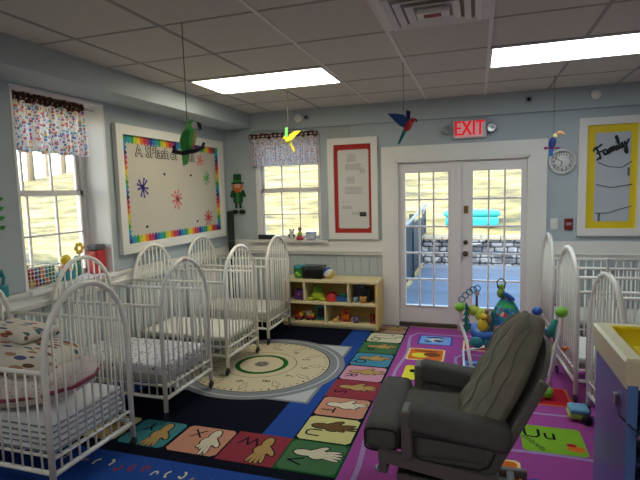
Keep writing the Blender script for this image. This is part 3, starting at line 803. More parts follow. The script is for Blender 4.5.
# clock dial
cx, cyy = -1.885, 3.96
def disc(r, z, m, n=64): mb.flat([(cx+r*math.cos(2*PI*k/n), cyy+r*math.sin(2*PI*k/n)) for k in range(n)], z, m)
q = .69; mb.flat([(cx-q, cyy-q), (cx+q, cyy-q), (cx+q, cyy+q), (cx-q, cyy+q)], L3-.0002, 15)
q = .665; mb.flat([(cx-q, cyy-q), (cx+q, cyy-q), (cx+q, cyy+q), (cx-q, cyy+q)], L3-.0001, 17)
disc(.765, L3, 15); disc(.715, L4, 17); disc(.70, L4+.0002, 15); disc(.63, L4+.0004, 11); disc(.622, L5, 14)
for k in range(60):
    a = 2*PI*k/60; r_ = .595; w = .004 if k % 5 else .008
    d = Vector((math.cos(a), math.sin(a))); qd = Vector((-d.y, d.x))
    mb.flat([tuple(Vector((cx, cyy))+d*(r_-.012)-qd*w), tuple(Vector((cx, cyy))+d*(r_+.012)-qd*w), tuple(Vector((cx, cyy))+d*(r_+.012)+qd*w), tuple(Vector((cx, cyy))+d*(r_-.012)+qd*w)], L5+.0003, 11)
for h in range(1, 13):
    a = PI-2*PI*h/12; px_, py_ = cx+.42*math.cos(a), cyy+.42*math.sin(a)
    mb.mesh_add(text_mesh(str(h), .10), frameM((px_, py_, L5+.0003), (0, 1, 0), (-1, 0, 0)), 11)
    hand(mb, frameM((cx+.51*math.cos(a+.12), cyy+.51*math.sin(a+.12), L5+.0003), (math.sin(a), -math.cos(a), 0), (math.cos(a), math.sin(a), 0)) @ Matrix.Scale(.46, 4), 14, h+40)
disc(.325, L5+.0003, 5); disc(.318, L5+.0005, 14); disc(.245, L5+.0007, 16); disc(.20, L5+.001, 14); disc(.068, L5+.0012, 15)
for k in range(5):
    a = 2*PI*k/5; mb.flat([(cx+.035*math.cos(a)+.018*math.cos(b), cyy+.035*math.sin(a)+.018*math.sin(b)) for b in [2*PI*j/8 for j in range(8)]], L5+.0014, 18)
tag(mb.build('area_rug', RM), 'navy alphabet rug with lettered squares and a round clock dial', 'rug')

# magenta rug
MG = cm('magenta', 'A04A92'); PM = [MG, cm('violet_grey', 'A58AB8'), cm('sky', '7FA8E0'), cm('royal', '3A4AB0'), cm('orange', 'D87028'), cm('pale_yellow', 'E8D890'), cm('bright_yellow', 'E0D83A'),
      cm('red', 'B02030'), cm('lime', '7FB030'), cm('ink2', '15151C'), cm('brown2', '7A4520'), cm('cyan_dark', '28688A'), cm('white2', 'D8D8D0')]
mb = MB(); X0 = -.728
mb.box(X0, .9, .0005, 2.4, 5.5, .008, 0)
def stripe(pts, w, z, m):
    P = [Vector(p) for p in pts]; Lf, Rt = [], []
    for i, p in enumerate(P):
        d = (P[min(i+1, len(P)-1)]-P[max(i-1, 0)]).normalized(); q = Vector((-d.y, d.x))*w/2
        Lf.append(p-q); Rt.append(p+q)
    for i in range(len(P)-1):
        mb.flat([tuple(Lf[i]), tuple(Lf[i+1]), tuple(Rt[i+1]), tuple(Rt[i])], z, m)
def wav(pts, amp=.018):
    out = []
    for (a, b) in zip(pts[:-1], pts[1:]):
        n = max(2, int((Vector(b)-Vector(a)).length/.08))
        for k in range(n):
            p = Vector(a).lerp(Vector(b), k/n); d = (Vector(b)-Vector(a)).normalized(); q = Vector((-d.y, d.x))
            out.append(tuple(p+q*amp*math.sin((p.x+p.y)*6)))
    out.append(pts[-1]); return out
stripe(wav([(-.655, 1.0), (-.655, 5.15), (-.60, 5.27), (2.3, 5.27)]), .03, L1, 1)
stripe(wav([(-.19, 2.2), (-.17, 4.55), (-.10, 4.66), (2.3, 4.66)]), .028, L1+.0003, 1)
stripe(wav([(.15, 3.55), (2.3, 3.48)], .012), .028, L1+.0006, 1)
stripe(wav([(-.1, 2.98), (2.3, 2.94)], .012), .028, L1+.0006, 1)
def sq(x0, y0_, x1, y1_, cb, ci, let=None, deco=None):
    mb.flat(octa(x0, y0_, x1, y1_, .02), L2, cb); mb.flat(octa(x0+.018, y0_+.018, x1-.018, y1_-.018, .015), L3, ci)
    cx_, cy_2 = (x0+x1)/2, (y0_+y1_)/2
    for d in (deco or []):
        (dx, dy, a, b, m_) = d
        mb.flat([(cx_+dx+a*math.cos(t_), cy_2+dy+b*math.sin(t_)) for t_ in [2*PI*k/14 for k in range(14)]], L4+.00004*len(mb.f) % .0004, m_)
    if let:
        mb.mesh_add(text_mesh(let, .17), frameM((cx_-.07, cy_2+.05, L5), (1, 0, 0), (0, 1, 0)), 9)
sq(-.58, 4.89, -.235, 5.20, 3, 2, None, [(-.01, .09, .10, .018, 9), (0, 0, .07, .06, 12), (.03, -.02, .05, .03, 9), (-.07, -.05, .04, .03, 11)])
sq(-.635, 4.41, -.285, 4.75, 5, 4, None, [(0, .09, .12, .02, 10), (-.05, -.03, .08, .07, 6), (.06, 0, .08, .06, 10)])
sq(-.60, 3.93, -.25, 4.26, 6, 6, None, [(-.03, -.02, .06, .08, 8), (.02, .08, .08, .02, 9), (-.10, .03, .03, .04, 9)])
sq(-.60, 3.42, -.25, 3.76, 3, 2, None, [(0, 0, .08, .06, 12)])
sq(-.13, 4.80, .30, 5.12, 5, 7, None, [(.03, -.02, .09, .05, 6), (.05, -.02, .05, .03, 4)])
sq(-.12, 4.20, .24, 4.52, 3, 2, None, [(-.05, .04, .10, .02, 9), (.05, -.03, .10, .025, 11), (.08, .06, .03, .05, 10), (-.08, -.08, .06, .02, 12)])
sq(.42, 4.80, .80, 5.12, 5, 8)
sq(.30, 3.68, .66, 4.02, 4, 7, None, [(0, 0, .05, .05, 7)])
sq(.27, 3.0, .63, 3.34, 8, 8, 'Uu', [(.12, -.09, .05, .035, 4), (.10, -.05, .03, .02, 7)])
mb.mesh_add(text_mesh('umbrella', .055), frameM((.34, 3.10, L5), (.55, -.83, 0), (.83, .55, 0)), 9)
sq(-.12, 2.50, .24, 2.86, 5, 4, 'Ee', [(.10, .04, .05, .06, 10)])
sq(.27, 2.36, .63, 2.70, 3, 3, None, [(0, 0, .08, .08, 2)])
sq(.80, 3.68, 1.15, 4.02, 3, 2); sq(.80, 3.0, 1.15, 3.34, 5, 4); sq(.95, 4.20, 1.30, 4.52, 6, 6)
tag(mb.build('area_rug', PM), 'magenta alphabet play rug with bright picture squares under the glider', 'rug')

# ================================================================== CRIBS
def arch_pts(hw, zs, zt, n=14):
    pts = [(hw, z) for z in (.075, zs)]
    for k in range(1, n):
        a = PI*k/n; pts.append((hw*math.cos(a), zs+(zt-zs)*math.sin(a)))
    pts += [(-hw, zs), (-hw, .075)]
    return pts
def make_crib(label, near_rail=.82, group=None, zt=1.105, L_=.465, HWD=.30):
    t = thing('crib', label, 'crib', (0, 0, 0), 0, group)
    zs = zt-.36
    for sx in (-1, 1):
        X = sx*L_; mb = MB()
        ap = arch_pts(HWD, zs, zt)
        mb.tube([(X, a, b) for a, b in ap], .0165, 0, 10)
        mb.tube([(X, -HWD, .165), (X, HWD, .165)], .0145, 0, 8)
        ef = mb.build('end_frame', WM, t)
        sp = MB()
        for k in range(1, 10):
            yy = -HWD+2*HWD*k/10
            zz = zs+(zt-zs)*math.sqrt(max(0, 1-(yy/HWD)**2))
            sp.cyl((X, yy, .165), (X, yy, zz), .0065, 0, 6)
        sp.build('end_spindles', WM, ef)
    for sy, rz in ((-1, near_rail), (1, .82)):
        mb = MB(); Y = sy*(HWD-.002)
        for z in (rz, .175): mb.tube([(-L_, Y, z), (L_, Y, z)], .0125, 0, 8)
        for k in range(1, 14):
            xx = -L_+2*L_*k/14; mb.cyl((xx, Y, .175), (xx, Y, rz), .0058, 0, 6)
        mb.build('side_rail', WM, t)
    mb = MB()
    for sy in (-1, 1): mb.tube([(-L_, sy*.27, .245), (L_, sy*.27, .245)], .008, 0, 6)
    for k in range(9):
        xx = -L_+.02+(2*L_-.04)*k/8; mb.tube([(xx, -.27, .245), (xx, .27, .245)], .004, 0, 5)
    for sx in (-1, 1): mb.tube([(sx*L_, -HWD, .245), (sx*L_, HWD, .245)], .008, 0, 6)
    mb.build('mattress_support', WM, t)
    for sx in (-1, 1):
        for sy in (-1, 1):
            c = MB(); X, Y = sx*L_, sy*HWD
            c.cyl((X, Y, .05), (X, Y, .085), .012, 0, 8)
            c.box(X-.012, Y-.02, .03, X-.008, Y+.02, .055); c.box(X+.008, Y-.02, .03, X+.012, Y+.02, .055)
            c.lathe([(.001, -.009), (.024, -.009), (.028, -.005), (.028, .005), (.024, .009), (.001, .009)], (X, Y-.006, .029+.008), axis='x', seg=16)
            c.build('caster', BLACK, t)
    return t
CX = -2.515
GL, GR = 'white metal cribs on the left', 'white metal cribs on the right'
cribA = make_crib('white metal crib nearest the camera, filled with folded mats and cushions', .70, GL)
cribA.location = (CX, 2.10, .009)
cribB = make_crib('white metal crib with the black speckled mattress on the left', .82, GL)
cribB.location = (CX, 3.045, .009)
dup(cribB, (CX, 3.925, .009), 0, 'white metal crib with plain mattress beside the round clock dial of the rug', GL)
dup(cribB, (CX, 4.79, .009), 0, 'white metal crib in the left row closest to the toy shelf', GL)
dup(cribB, (1.125, 5.155, .009), .02, 'white metal crib farthest back on the right, against the back wall', GR)
dup(cribB, (1.124, 4.078, .009), .06, 'tall white metal crib seen end on right behind the glider back', GR)
cr3 = make_crib('white metal crib with a white twisted tie behind the blue play table', .76, GR, zt=1.03)
cr3.location = (1.214, 3.31, .009); cr3.rotation_euler = (0, 0, .08)

# tie and tape
tag(MB().tube([(.0, 0, -.02), (.0, .008, .02), (.0, -.004, .05), (0, .014, .075), (0, .004, .09)], .009, 0, 6).build('plastic_tie', TRIM), 'white twisted tie knotted at the arch top of the crib behind the play table', 'tie').location = (.749, 3.273, 1.045)
tag(MB().rbox(-.02, -.03, -.012, .02, .03, .012, .008).build('tape_wrap', mat('pinkish_tape', 'D0A8A0', .6)), 'pinkish tape wrapped round the arch top of the speckled mattress crib', 'tape').location = (-2.05, 3.045, 1.112)

MSPK = voro_mat('speckled_sheet', 'D8D6DC', ['1A1A20', '2A2A30', '15151A', 'D8D6DC'], scale=34, thr=.30, rand=.8)
MWH = mat('white_sheet', 'DEDAD0', .85, noise=.03, nscale=6, bump=.2, bscale=12)
MGR = mat('grey_mattress_side', '8F918C', .85)
def mattress(loc, top, side, label, z=.262, th=.085, rz=0, group='crib mattresses'):
    t = thing('crib_mattress', label, 'mattress', loc, rz, group)
    MB().rbox(-.445, -.27, z, .445, .27, z+th*.65, .022, 0, 3).build('pad', side, t)
    MB().rbox(-.448, -.272, z+th*.42, .448, .272, z+th, .02, 0, 3, puff=.02).build('fitted_sheet', top, t)
    return t
mattress((CX, 3.045, 0), MSPK, mat('speckled_side', 'A8A8AA', .9), 'white mattress with small black speckles in a left crib', th=.14)
mattress((CX, 3.925, 0), MWH, MGR, 'plain white mattress in the third crib from the camera on the left', th=.085)
mattress((CX, 4.79, 0), MWH, MWH, 'cream white mattress in the left crib by the toy shelf', th=.095)
mattress((1.124, 4.078, 0), MWH, MGR, 'white mattress in the tall crib behind the glider', rz=.06)
mattress((1.214, 3.31, 0), MWH, MGR, 'white mattress in the crib behind the blue play table', rz=.08)
mattress((1.125, 5.155, 0), MWH, MGR, 'white mattress in the crib at the back wall on the right', rz=.02)
# folded mats in crib A
MATW = mat('quilted_mat', 'E2E2E4', .8, noise=.06, nscale=10, bump=.3, bscale=14); PIPE = mat('slate_piping', '7C8890', .7)
for k in range(5):
    z = .258+k*.034
    t = thing('folded_mat', ['white quilted mat at the bottom of the stack in the nearest crib', 'white quilted mat second from the bottom in the nearest crib', 'white quilted mat in the middle of the stack in the nearest crib', 'white quilted mat fourth up in the nearest crib', 'white quilted mat topmost of the stack in the nearest crib'][k], 'mat', (CX+random.uniform(-.006, .006), 2.10+random.uniform(-.004, .004), z), random.uniform(-.012, .012), 'stacked sleeping mats')
    MB().rbox(-.435, -.262, 0, .435, .262, .033, .014, 0, 3).build('quilted_cover', MATW, t)
    MB().tube([(sx*.437, sy*.264, .016) for sx, sy in ((-1, -1), (1, -1), (1, 1), (-1, 1))], .004, 0, 5, closed=True).build('piping', PIPE, t)
# nursing pillow
PDOT = voro_mat('pink_dotted_cotton', 'DCCFC8', ['B08890', 'A87A86', 'C09AA0'], scale=55, thr=.22, rand=.2)
t = thing('nursing_pillow', 'pale dotted crescent pillow with a maroon edge in the nearest crib', 'pillow', (CX, 2.06, .50), 0)
def cres(ins, z0_):
    pts = []
    for k in range(25):
        a = PI*1.12*(k/24)-PI*.56-PI/2
        pts.append((.30*math.cos(a)*1.0, .16*math.sin(a)+.06, z0_))
    return pts
mb = MB()
path = [(x_*1.12+.035, y_, z_+max(0, x_)*.12) for x_, y_, z_ in [(.33, .12, .10), (.34, .04, .075), (.32, -.05, .06), (.24, -.12, .05), (.12, -.15, .04), (0, -.16, .035), (-.12, -.15, .04), (-.24, -.12, .045), (-.32, -.05, .05), (-.34, .04, .055), (-.33, .12, .06)]]
mb.tube(path, .08, 0, 14, rs=[.045, .075, .085, .09, .09, .09, .09, .09, .085, .075, .04])
mb.rbox(-.30, -.14, -.03, .30, .17, .075, .05)
mb.build('dotted_cover', PDOT, t)
P2 = [Vector(p) for p in path]; cen = Vector((0, .05, 0))
out = []
for p, r_ in zip(P2, [.045, .075, .085, .09, .09, .09, .09, .09, .085, .075, .04]):
    d = Vector((p.x, p.y-.1, 0)).normalized(); out.append(tuple(p+d*r_*.97+Vector((0, 0, -.02))))
MB().tube(out, .012, 0, 8).build('maroon_edging', mat('maroon_velour', '8E4058', .8), t)
t = thing('patterned_cushion', 'white cushion printed with rust and teal feathers in the nearest crib', 'cushion', (CX+.05, 2.02, .69), .12)
FEA = voro_mat('feather_print', 'D9CFC0', ['8A4A30', '2E6A68', 'D9CFC0', '6A4A3A', 'B08A68', '4A5A80', 'A05A40', 'D9CFC0'], scale=9, thr=.40, rand=1, stretch=(1.0, 3.6, 3.0))
mb = MB(); mb.M = Matrix.Rotation(.10, 4, 'Y'); mb.rbox(-.33, -.17, -.07, .31, .17, .085, .068, 0, 5, puff=.25); mb.build('cover', FEA, t)
t2 = thing('patterned_cushion', 'small feather printed cloth folded on top of the cushion in the nearest crib', 'cushion', (CX-.05, 2.1, .80), -.2)
MB().rbox(-.24, -.12, -.01, .24, .12, .045, .026, 0, 4, puff=.3).build('cover', FEA, t2)

# ================================================================== TOY SHELF
SX0, SX1, SY0, SY1, SH = -2.17, -1.04, 5.19, 5.545, .575
t = thing('toy_shelf', 'low cream and birch shelf with five open bays beside the door', 'shelf', (-1.605, 5.37, 0))
def lb(mb, x0, y0_, z0_, x1, y1_, z1_, m=0): mb.box(x0+1.605, y0_-5.37, z0_, x1+1.605, y1_-5.37, z1_, m)
mb = MB(); lb(mb, SX0, SY0-.006, SH-.025, SX1, SY1, SH); mb.build('top_panel', CREAM, t)
for x in (SX0, SX1-.025):
    mb = MB(); lb(mb, x, SY0, .03, x+.025, SY1, SH-.025); mb.build('side_panel', BIRCH, t)
for z in (.055, .295):
    mb = MB(); lb(mb, SX0+.025, SY0, z, SX1-.025, SY1-.01, z+.025); mb.build('shelf_board', CREAM, t)
mb = MB(); lb(mb, SX0+.025, SY0+.02, .02, SX1-.025, SY0+.04, .055); mb.build('plinth', CREAM, t)
for x, z0_, z1_ in ((-1.90, .32, SH-.025), (-1.375, .32, SH-.025), (-1.65, .08, .295)):
    mb = MB(); lb(mb, x-.011, SY0+.003, z0_, x+.011, SY1-.02, z1_); mb.build('divider', CREAM, t)
mb = MB(); lb(mb, SX0+.025, SY1-.01, .055, SX1-.025, SY1, SH-.025); mb.build('back_panel', BIRCH, t)
TZ = SH
def plastic(n, c): return mat('plastic_'+n, c, .35)
PG, PT, PR, PB, PY, PP, PO, PW_, PBL = plastic('green', '3C8A3A'), plastic('teal', '2A8E96'), plastic('red', 'C02A2E'), plastic('blue', '2A5AA8'), plastic('yellow', 'E3C22E'), plastic('purple', '5A2E7A'), plastic('orange', 'E07A2E'), plastic('white', 'DCDAD4'), plastic('black', '141418')
# green tub
t = thing('toy_tub', 'green and teal toy tub at the left end of the shelf top', 'toy', (-2.0, 5.33, TZ), 0, 'toys on the shelf top')
MB().lathe([(.05, 0), (.062, .02), (.068, .11), (.072, .12)], (0, 0, 0), seg=20).build('bucket', PG, t)
MB().lathe([(.073, .118), (.073, .135), (.055, .15), (.001, .152)], (0, 0, 0), seg=20).build('lid', PT, t)
mb = MB(); mb.ell((-.01, -.06, .06), (.028, .012, .022)); mb.ell((.02, -.062, .04), (.016, .01, .014)); mb.build('picture', plastic('lime', '8CC04A'), t)
# basket
t = thing('wire_basket', 'black woven basket on top of the toy shelf', 'basket', (-1.82, 5.34, TZ), 0, 'toys on the shelf top')
mb = MB(); BW_, BD, BH = .125, .085, .135
mb.box(-BW_+.01, -BD+.01, 0, BW_-.01, BD-.01, .006)
for (z, s_) in ((.0, .9), (.135, 1.0)):
    mb.tube([(sx*BW_*s_, sy*BD*s_, z+.004) for sx, sy in ((-1, -1), (1, -1), (1, 1), (-1, 1))], .006, 0, 6, closed=True)
mb.build('rim', PBL, t)
mb = MB()
for k in range(6):
    z = .012+k*.021; s_ = .9+.1*z/.135; h_ = .008
    a, b = BW_*s_, BD*s_
    mb.box(-a, -b, z, a, -b+.004, z+h_); mb.box(-a, b-.004, z, a, b, z+h_); mb.box(-a, -b, z, -a+.004, b, z+h_); mb.box(a-.004, -b, z, a, b, z+h_)
for k in range(13):
    x_ = -BW_+.005+(2*BW_-.01)*k/12
    mb.tube([(x_*.9, -BD*.9, .005), (x_, -BD, .135)], .003, 0, 5); mb.tube([(x_*.9, BD*.9, .005), (x_, BD, .135)], .003, 0, 5)
mb.build('wire_weave', PBL, t)
MB().rbox(-.10, -.06, .01, .10, .06, .11, .02).build('contents', mat('dark_cloth', '26262C', .9, noise=.3, nscale=30), t)
# striped ball
t = thing('beach_ball', 'small white ball with orange and blue panels on the shelf top', 'ball', (-1.64, 5.33, TZ), 0, 'toys on the shelf top')
for k in range(6):
    mb = MB(); m_ = [PW_, PO, PW_, PB, PW_, PY][k]
    def bf(u, v, k=k):
        th = (k+u)*PI/3; ph = PI*v; r_ = .066
        p = Vector((r_*math.sin(ph)*math.cos(th), r_*math.sin(ph)*math.sin(th), r_*math.cos(ph)))
        p.rotate(Matrix.Rotation(.8, 3, 'Y')); return p+Vector((0, 0, .066))
    mb.grid(bf, 4, 12); mb.build('panel', m_, t)
# in the bays
def onshelf(name, label, cat, x, y, z, grp='toys in the shelf bays'): return thing(name, label, cat, (x, y, z), 0, grp)
Z1, Z2 = .32, .08
t = onshelf('toy_cube', 'purple activity cube in the upper left bay of the shelf', 'toy', -1.99, 5.31, Z1)
MB().rbox(-.06, -.06, 0, .06, .06, .125, .014).build('cube_body', PP, t)
MB().ell((0, -.06, .07), (.016, .008, .016)).build('button', plastic('pink', 'C05A8A'), t)
t = onshelf('plush_frog', 'lime green plush frog toy in the upper middle bay', 'toy', -1.77, 5.31, Z1)
LG = mat('plush_lime', 'A8B832', .95, noise=.15, nscale=60, bump=.4, bscale=150)
MB().ell((0, 0, .06), (.085, .06, .06)).build('body', LG, t)
mb = MB(); mb.ell((0, -.005, .125), (.058, .05, .045)); mb.ell((-.03, -.01, .168), .018); mb.ell((.03, -.01, .168), .018); mb.build('head', mat('plush_green', '6AA032', .95), t)
for sx in (-1, 1): MB().ell((sx*.075, -.045, .022), (.038, .03, .022)).build('foot', LG, t)
t = onshelf('toy_helmet', 'shiny red domed toy in the upper middle bay', 'toy', -1.60, 5.31, Z1)
MB().lathe([(.07, 0), (.072, .02), (.062, .07), (.035, .10), (.001, .108)], (0, 0, 0)).build('dome', PR, t)
MB().lathe([(.078, 0), (.08, .008), (.07, .012)], (0, 0, 0)).build('brim', PR, t)
t = onshelf('toy_boat', 'blue plastic toy boat in the upper middle bay', 'toy', -1.46, 5.30, Z1)
mb = MB(); mb.prism([(-.075, -.035, .0), (.06, -.035, 0), (.08, -.035, .05), (-.07, -.035, .06)], (0, .07, 0)); mb.build('hull', PB, t)
MB().rbox(-.03, -.022, .05, .025, .022, .095, .008).build('cabin', PT, t)
t = onshelf('toy_bin', 'dark toy bin in the upper right bay', 'toy', -1.24, 5.38, Z1)
MB().rbox(-.09, -.06, 0, .09, .06, .15, .012).build('bin', mat('dark_navy_plastic', '22283A', .5), t)
mb = MB(); mb.rbox(-.08, -.05, .15, .02, .05, .185, .01); mb.build('contents', mat('grey_blue_toy', '5A6A7A', .6), t)
t = onshelf('plush_bear', 'tan plush head toy in front of the dark bin', 'toy', -1.22, 5.265, Z1)
TAN = mat('plush_tan', 'C08A4A', .95)
mb = MB(); mb.ell((0, 0, .035), (.04, .035, .035)); mb.build('head', TAN, t)
for sx in (-1, 1): MB().ell((sx*.03, 0, .064), .013).build('ear', TAN, t)
t = onshelf('toy_cup', 'light blue toy cup beside the tan plush', 'toy', -1.31, 5.27, Z1)
MB().lathe([(.022, 0), (.03, .06), (.026, .06), (.02, .008)], (0, 0, 0)).build('cup', plastic('skyblue', '7AA0B8'), t)
MB().tube([(.028, 0, .048), (.046, 0, .044), (.046, 0, .02), (.026, 0, .018)], .004, 0, 6).build('handle', MATS['plastic_skyblue'], t)
def truck(label, x, y, body, cab, z=Z2):
    t = onshelf('toy_truck', label, 'toy', x, y, z)
    MB().rbox(-.05, -.03, .022, .05, .03, .05, .008).build('chassis', body, t)
    MB().rbox(-.045, -.028, .05, .0, .028, .105, .01).build('cab', cab, t)
    MB().rbox(.006, -.03, .05, .052, .03, .085, .006).build('bed', PY, t)
    for sx in (-.032, .032):
        for sy in (-1, 1):
            MB().lathe([(.001, -.006), (.018, -.006), (.018, .006), (.001, .006)], (sx, sy*.03, .018), axis='y', seg=14).build('wheel', PBL, t)
truck('red and yellow toy truck at the left of the lower shelf', -2.0, 5.29, PR, PR)
truck('red toy truck with white cab on the lower shelf', -1.865, 5.30, PR, PW_)
t = onshelf('picture_book', 'blue framed board book standing in the lower left bay', 'book', -1.74, 5.34, Z2)
MB().rbox(-.065, -.018, 0, .065, .018, .17, .004).build('cover', PT, t)
MB().box(-.045, -.021, .03, .045, -.0185, .145).build('cover_picture', PBL, t)
t = onshelf('toy_robot', 'red and orange toy robot in the lower right bay', 'toy', -1.44, 5.31, Z2)
MB().rbox(-.045, -.03, .03, .045, .03, .095, .01).build('torso', PO, t)
MB().rbox(-.028, -.022, .098, .028, .022, .145, .01).build('head', PR, t)
for sx in (-1, 1):
    MB().rbox(sx*.048, -.014, .035, sx*.068, .014, .09, .006).build('arm', PR, t)
    MB().rbox(sx*.01, -.02, 0, sx*.04, .02, .032, .006).build('leg', PR, t)
t = onshelf('toy_duck', 'small tan and yellow duck toy in the lower right bay', 'toy', -1.545, 5.27, Z2)
mb = MB(); mb.ell((0, 0, .025), (.035, .024, .025)); mb.build('body', mat('plastic_tan', 'D8A860', .4), t)
MB().ell((.018, 0, .056), .017).build('head', MATS['plastic_tan'], t)
MB().tube([(.032, 0, .055), (.044, 0, .053)], .005, 0, 6, rs=[.006, .002]).build('beak', PO, t)
t = onshelf('toy_mug', 'white and purple toy mug in the lower right bay', 'toy', -1.31, 5.28, Z2)
MB().lathe([(.03, 0), (.034, .07), (.03, .07), (.026, .008)], (0, 0, 0)).build('mug', mat('plastic_lilac', '6A5A88', .4), t)
MB().tube([(-.032, 0, .055), (-.052, 0, .05), (-.052, 0, .025), (-.03, 0, .02)], .005, 0, 6).build('handle', PW_, t)
t = onshelf('toy_lantern', 'dark red toy lantern at the right end of the lower shelf', 'toy', -1.12, 5.30, Z2)
MB().lathe([(.03, 0), (.032, .015), (.024, .02), (.026, .08), (.032, .085), (.015, .11)], (0, 0, 0)).build('lamp_body', mat('plastic_wine', '8A2428', .4), t)
MB().tube([(-.024, 0, .09), (-.02, 0, .13), (.02, 0, .13), (.024, 0, .09)], .003, 0, 5).build('handle', PBL, t)

# rolled mat in the corner
t = thing('rolled_mat', 'tall black rolled mat standing in the far corner', 'rolled mat', (-2.955, 5.47, 0))
def spiral(u, v):
    a = u*6*PI; r_ = .012+.026*u
    return (r_*math.cos(a), r_*math.sin(a), .012+1.36*v)
mb = MB().grid(spiral, 90, 4); mb.lathe([(.04, .01), (.04, 1.36)], (0, 0, 0), seg=24)
mb.build('roll', mat('black_rubber', '1E2022', .7), t)
for z in (.4, 1.0): MB().tube([(.042*math.cos(a), .042*math.sin(a), z) for a in [2*PI*k/20 for k in range(20)]], .004, 0, 5, closed=True).build('strap', STRING, t)

# ================================================================== WINDOW SILL THINGS
LZ = 1.012
t = thing('black_speaker', 'flat black box on the ledge of the back window', 'speaker', (-2.50, YB-.035, LZ), 0)
MB().rbox(-.105, -.03, 0, .105, .03, .055, .006).build('housing', PBL, t)
MB().box(-.095, -.032, .008, .095, -.0298, .047).build('grille', mat('grille_dark', '2A2A2E', .7), t)
t = thing('panda_figure', 'small black and white panda figure on the back window ledge', 'figurine', (-2.165, YB-.03, LZ))
MB().ell((0, 0, .035), (.032, .026, .036)).build('body', PW_, t)
mb = MB(); mb.ell((0, -.004, .09), (.03, .026, .028)); mb.build('head', PW_, t)
for sx in (-1, 1):
    MB().ell((sx*.024, 0, .115), .012).build('ear', PBL, t); MB().ell((sx*.03, -.012, .045), (.012, .012, .022)).build('arm', PBL, t)
t = thing('doll_figure', 'small doll with green top and red skirt on the back window ledge', 'figurine', (-2.055, YB-.045, LZ))
MB().lathe([(.048, 0), (.045, .02), (.03, .045)], (0, 0, 0)).build('skirt', PR, t)
MB().lathe([(.03, .04), (.026, .08), (.015, .095), (.001, .097)], (0, 0, 0)).build('top', LG, t)
MB().ell((0, 0, .118), (.022, .021, .024)).build('head', mat('doll_skin', 'C89878', .6), t)
MB().ell((0, .004, .127), (.024, .023, .02)).build('hair', mat('doll_hair', '5A2A20', .8), t)
t = thing('storage_tin', 'small pale blue and white box on the back window ledge', 'box', (-1.91, YB-.04, LZ))
MB().rbox(-.055, -.035, 0, .055, .035, .075, .008).build('tin', voro_mat('tin_print', 'C8CCDA', ['5A6AA0', '8A9AC0', 'E8E8F0'], scale=50, thr=.3), t)
MB().rbox(-.058, -.038, .073, .058, .038, .088, .006).build('lid', mat('tin_lid', '8A9AC8', .5), t)

SZ = .933
t = thing('wire_basket', 'white grid basket full of bright blocks on the left window sill', 'basket', (-3.135, 2.78, SZ))
mb = MB(); a, b, hh = .075, .135, .15
for z in (0.003, hh): mb.tube([(sx*a, sy*b, z) for sx, sy in ((-1, -1), (1, -1), (1, 1), (-1, 1))], .005, 0, 6, closed=True)
for z in (.035, .065, .095, .125): mb.tube([(sx*a, sy*b, z) for sx, sy in ((-1, -1), (1, -1), (1, 1), (-1, 1))], .003, 0, 5, closed=True)
for k in range(10):
    yy = -b+2*b*k/9
    for sx in (-1, 1): mb.cyl((sx*a, yy, 0.003), (sx*a, yy, hh), .003, 0, 5)
for k in range(1, 5):
    xx = -a+2*a*k/5
    for sy in (-1, 1): mb.cyl((xx, sy*b, 0.003), (xx, sy*b, hh), .003, 0, 5)
mb.build('wire_grid', WM, t)
bl = [PO, PB, PR, PY, PP, PG, PT]
n = 0
for z in (.0, .045, .09):
    for yy in (-.11, -.062, -.014, .034, .082):
        for xx in (-.035, .015):
            m_ = bl[(n*3+int(z*100)) % 7]; n += 1
            o = MB().rbox(-.021, -.021, 0, .021, .021, .042, .005, 0, 2).build('toy_block', m_)
            o.location = (-3.135+xx, 2.78+yy+.014, SZ+.006+z); o.rotation_euler = (0, 0, 0)
            tag(o, 'small coloured toy block piled in the white grid basket', 'toy block', 'toy blocks in the grid basket')
def sill_toy(name, label, x, y): return thing(name, label, 'toy', (x, y, SZ), 0, 'toys on the left window sill')
t = sill_toy('toy_car', 'orange toy car perched at the window end behind the grid basket', -3.23, 2.70)
mb = MB().rbox(-.03, -.06, .015, .03, .06, .16, .015); mb.build('body', PO, t)
MB().rbox(-.025, -.035, .16, .025, .035, .20, .012).build('cab', mat('plastic_amber', 'C8803A', .4), t)
for sy in (-1, 1): MB().lathe([(.001, -.034), (.018, -.034), (.018, .034), (.001, .034)], (0, sy*.04, .018), axis='x', seg=14).build('wheel', PBL, t)
t = sill_toy('stacking_toy', 'teal and yellow chunky toy right of the grid basket', -3.13, 3.02)
MB().rbox(-.05, -.065, 0, .05, .065, .07, .02).build('base', PT, t)
MB().rbox(-.035, -.05, .07, .035, .045, .12, .018).build('middle_block', PO, t)
MB().ell((0, .01, .16), (.035, .045, .042)).build('top_knob', PY, t)
t = sill_toy('toy_dinosaur', 'dark green toy figure between the yellow toy and the red canister', -3.15, 3.16)
MB().ell((0, 0, .06), (.035, .04, .06)).build('body', mat('plastic_dark_green', '1E7A5A', .4), t)
MB().ell((0, .01, .145), (.03, .035, .032)).build('head', MATS['plastic_dark_green'], t)
MB().tube([(0, -.03, .04), (0, -.06, .02), (0, -.08, .03)], .014, 0, 8, rs=[.02, .012, .003]).build('tail', MATS['plastic_dark_green'], t)
t = sill_toy('toy_flower', 'yellow toy flower behind the red canister', -3.22, 3.27)
MB().cyl((0, 0, 0), (0, 0, .20), .006, 0, 8).build('stem', PG, t)
mb = MB()
for k in range(6): mb.ell((0, .035*math.cos(k*PI/3), .225+.035*math.sin(k*PI/3)), (.012, .02, .02), nu=8, nv=6)
mb.build('petals', PY, t)
t = sill_toy('canister', 'red canister with grey lid at the right end of the left window sill', -3.12, 3.355)
MB().rbox(-.05, -.055, 0, .05, .055, .20, .014).build('tub', PR, t)
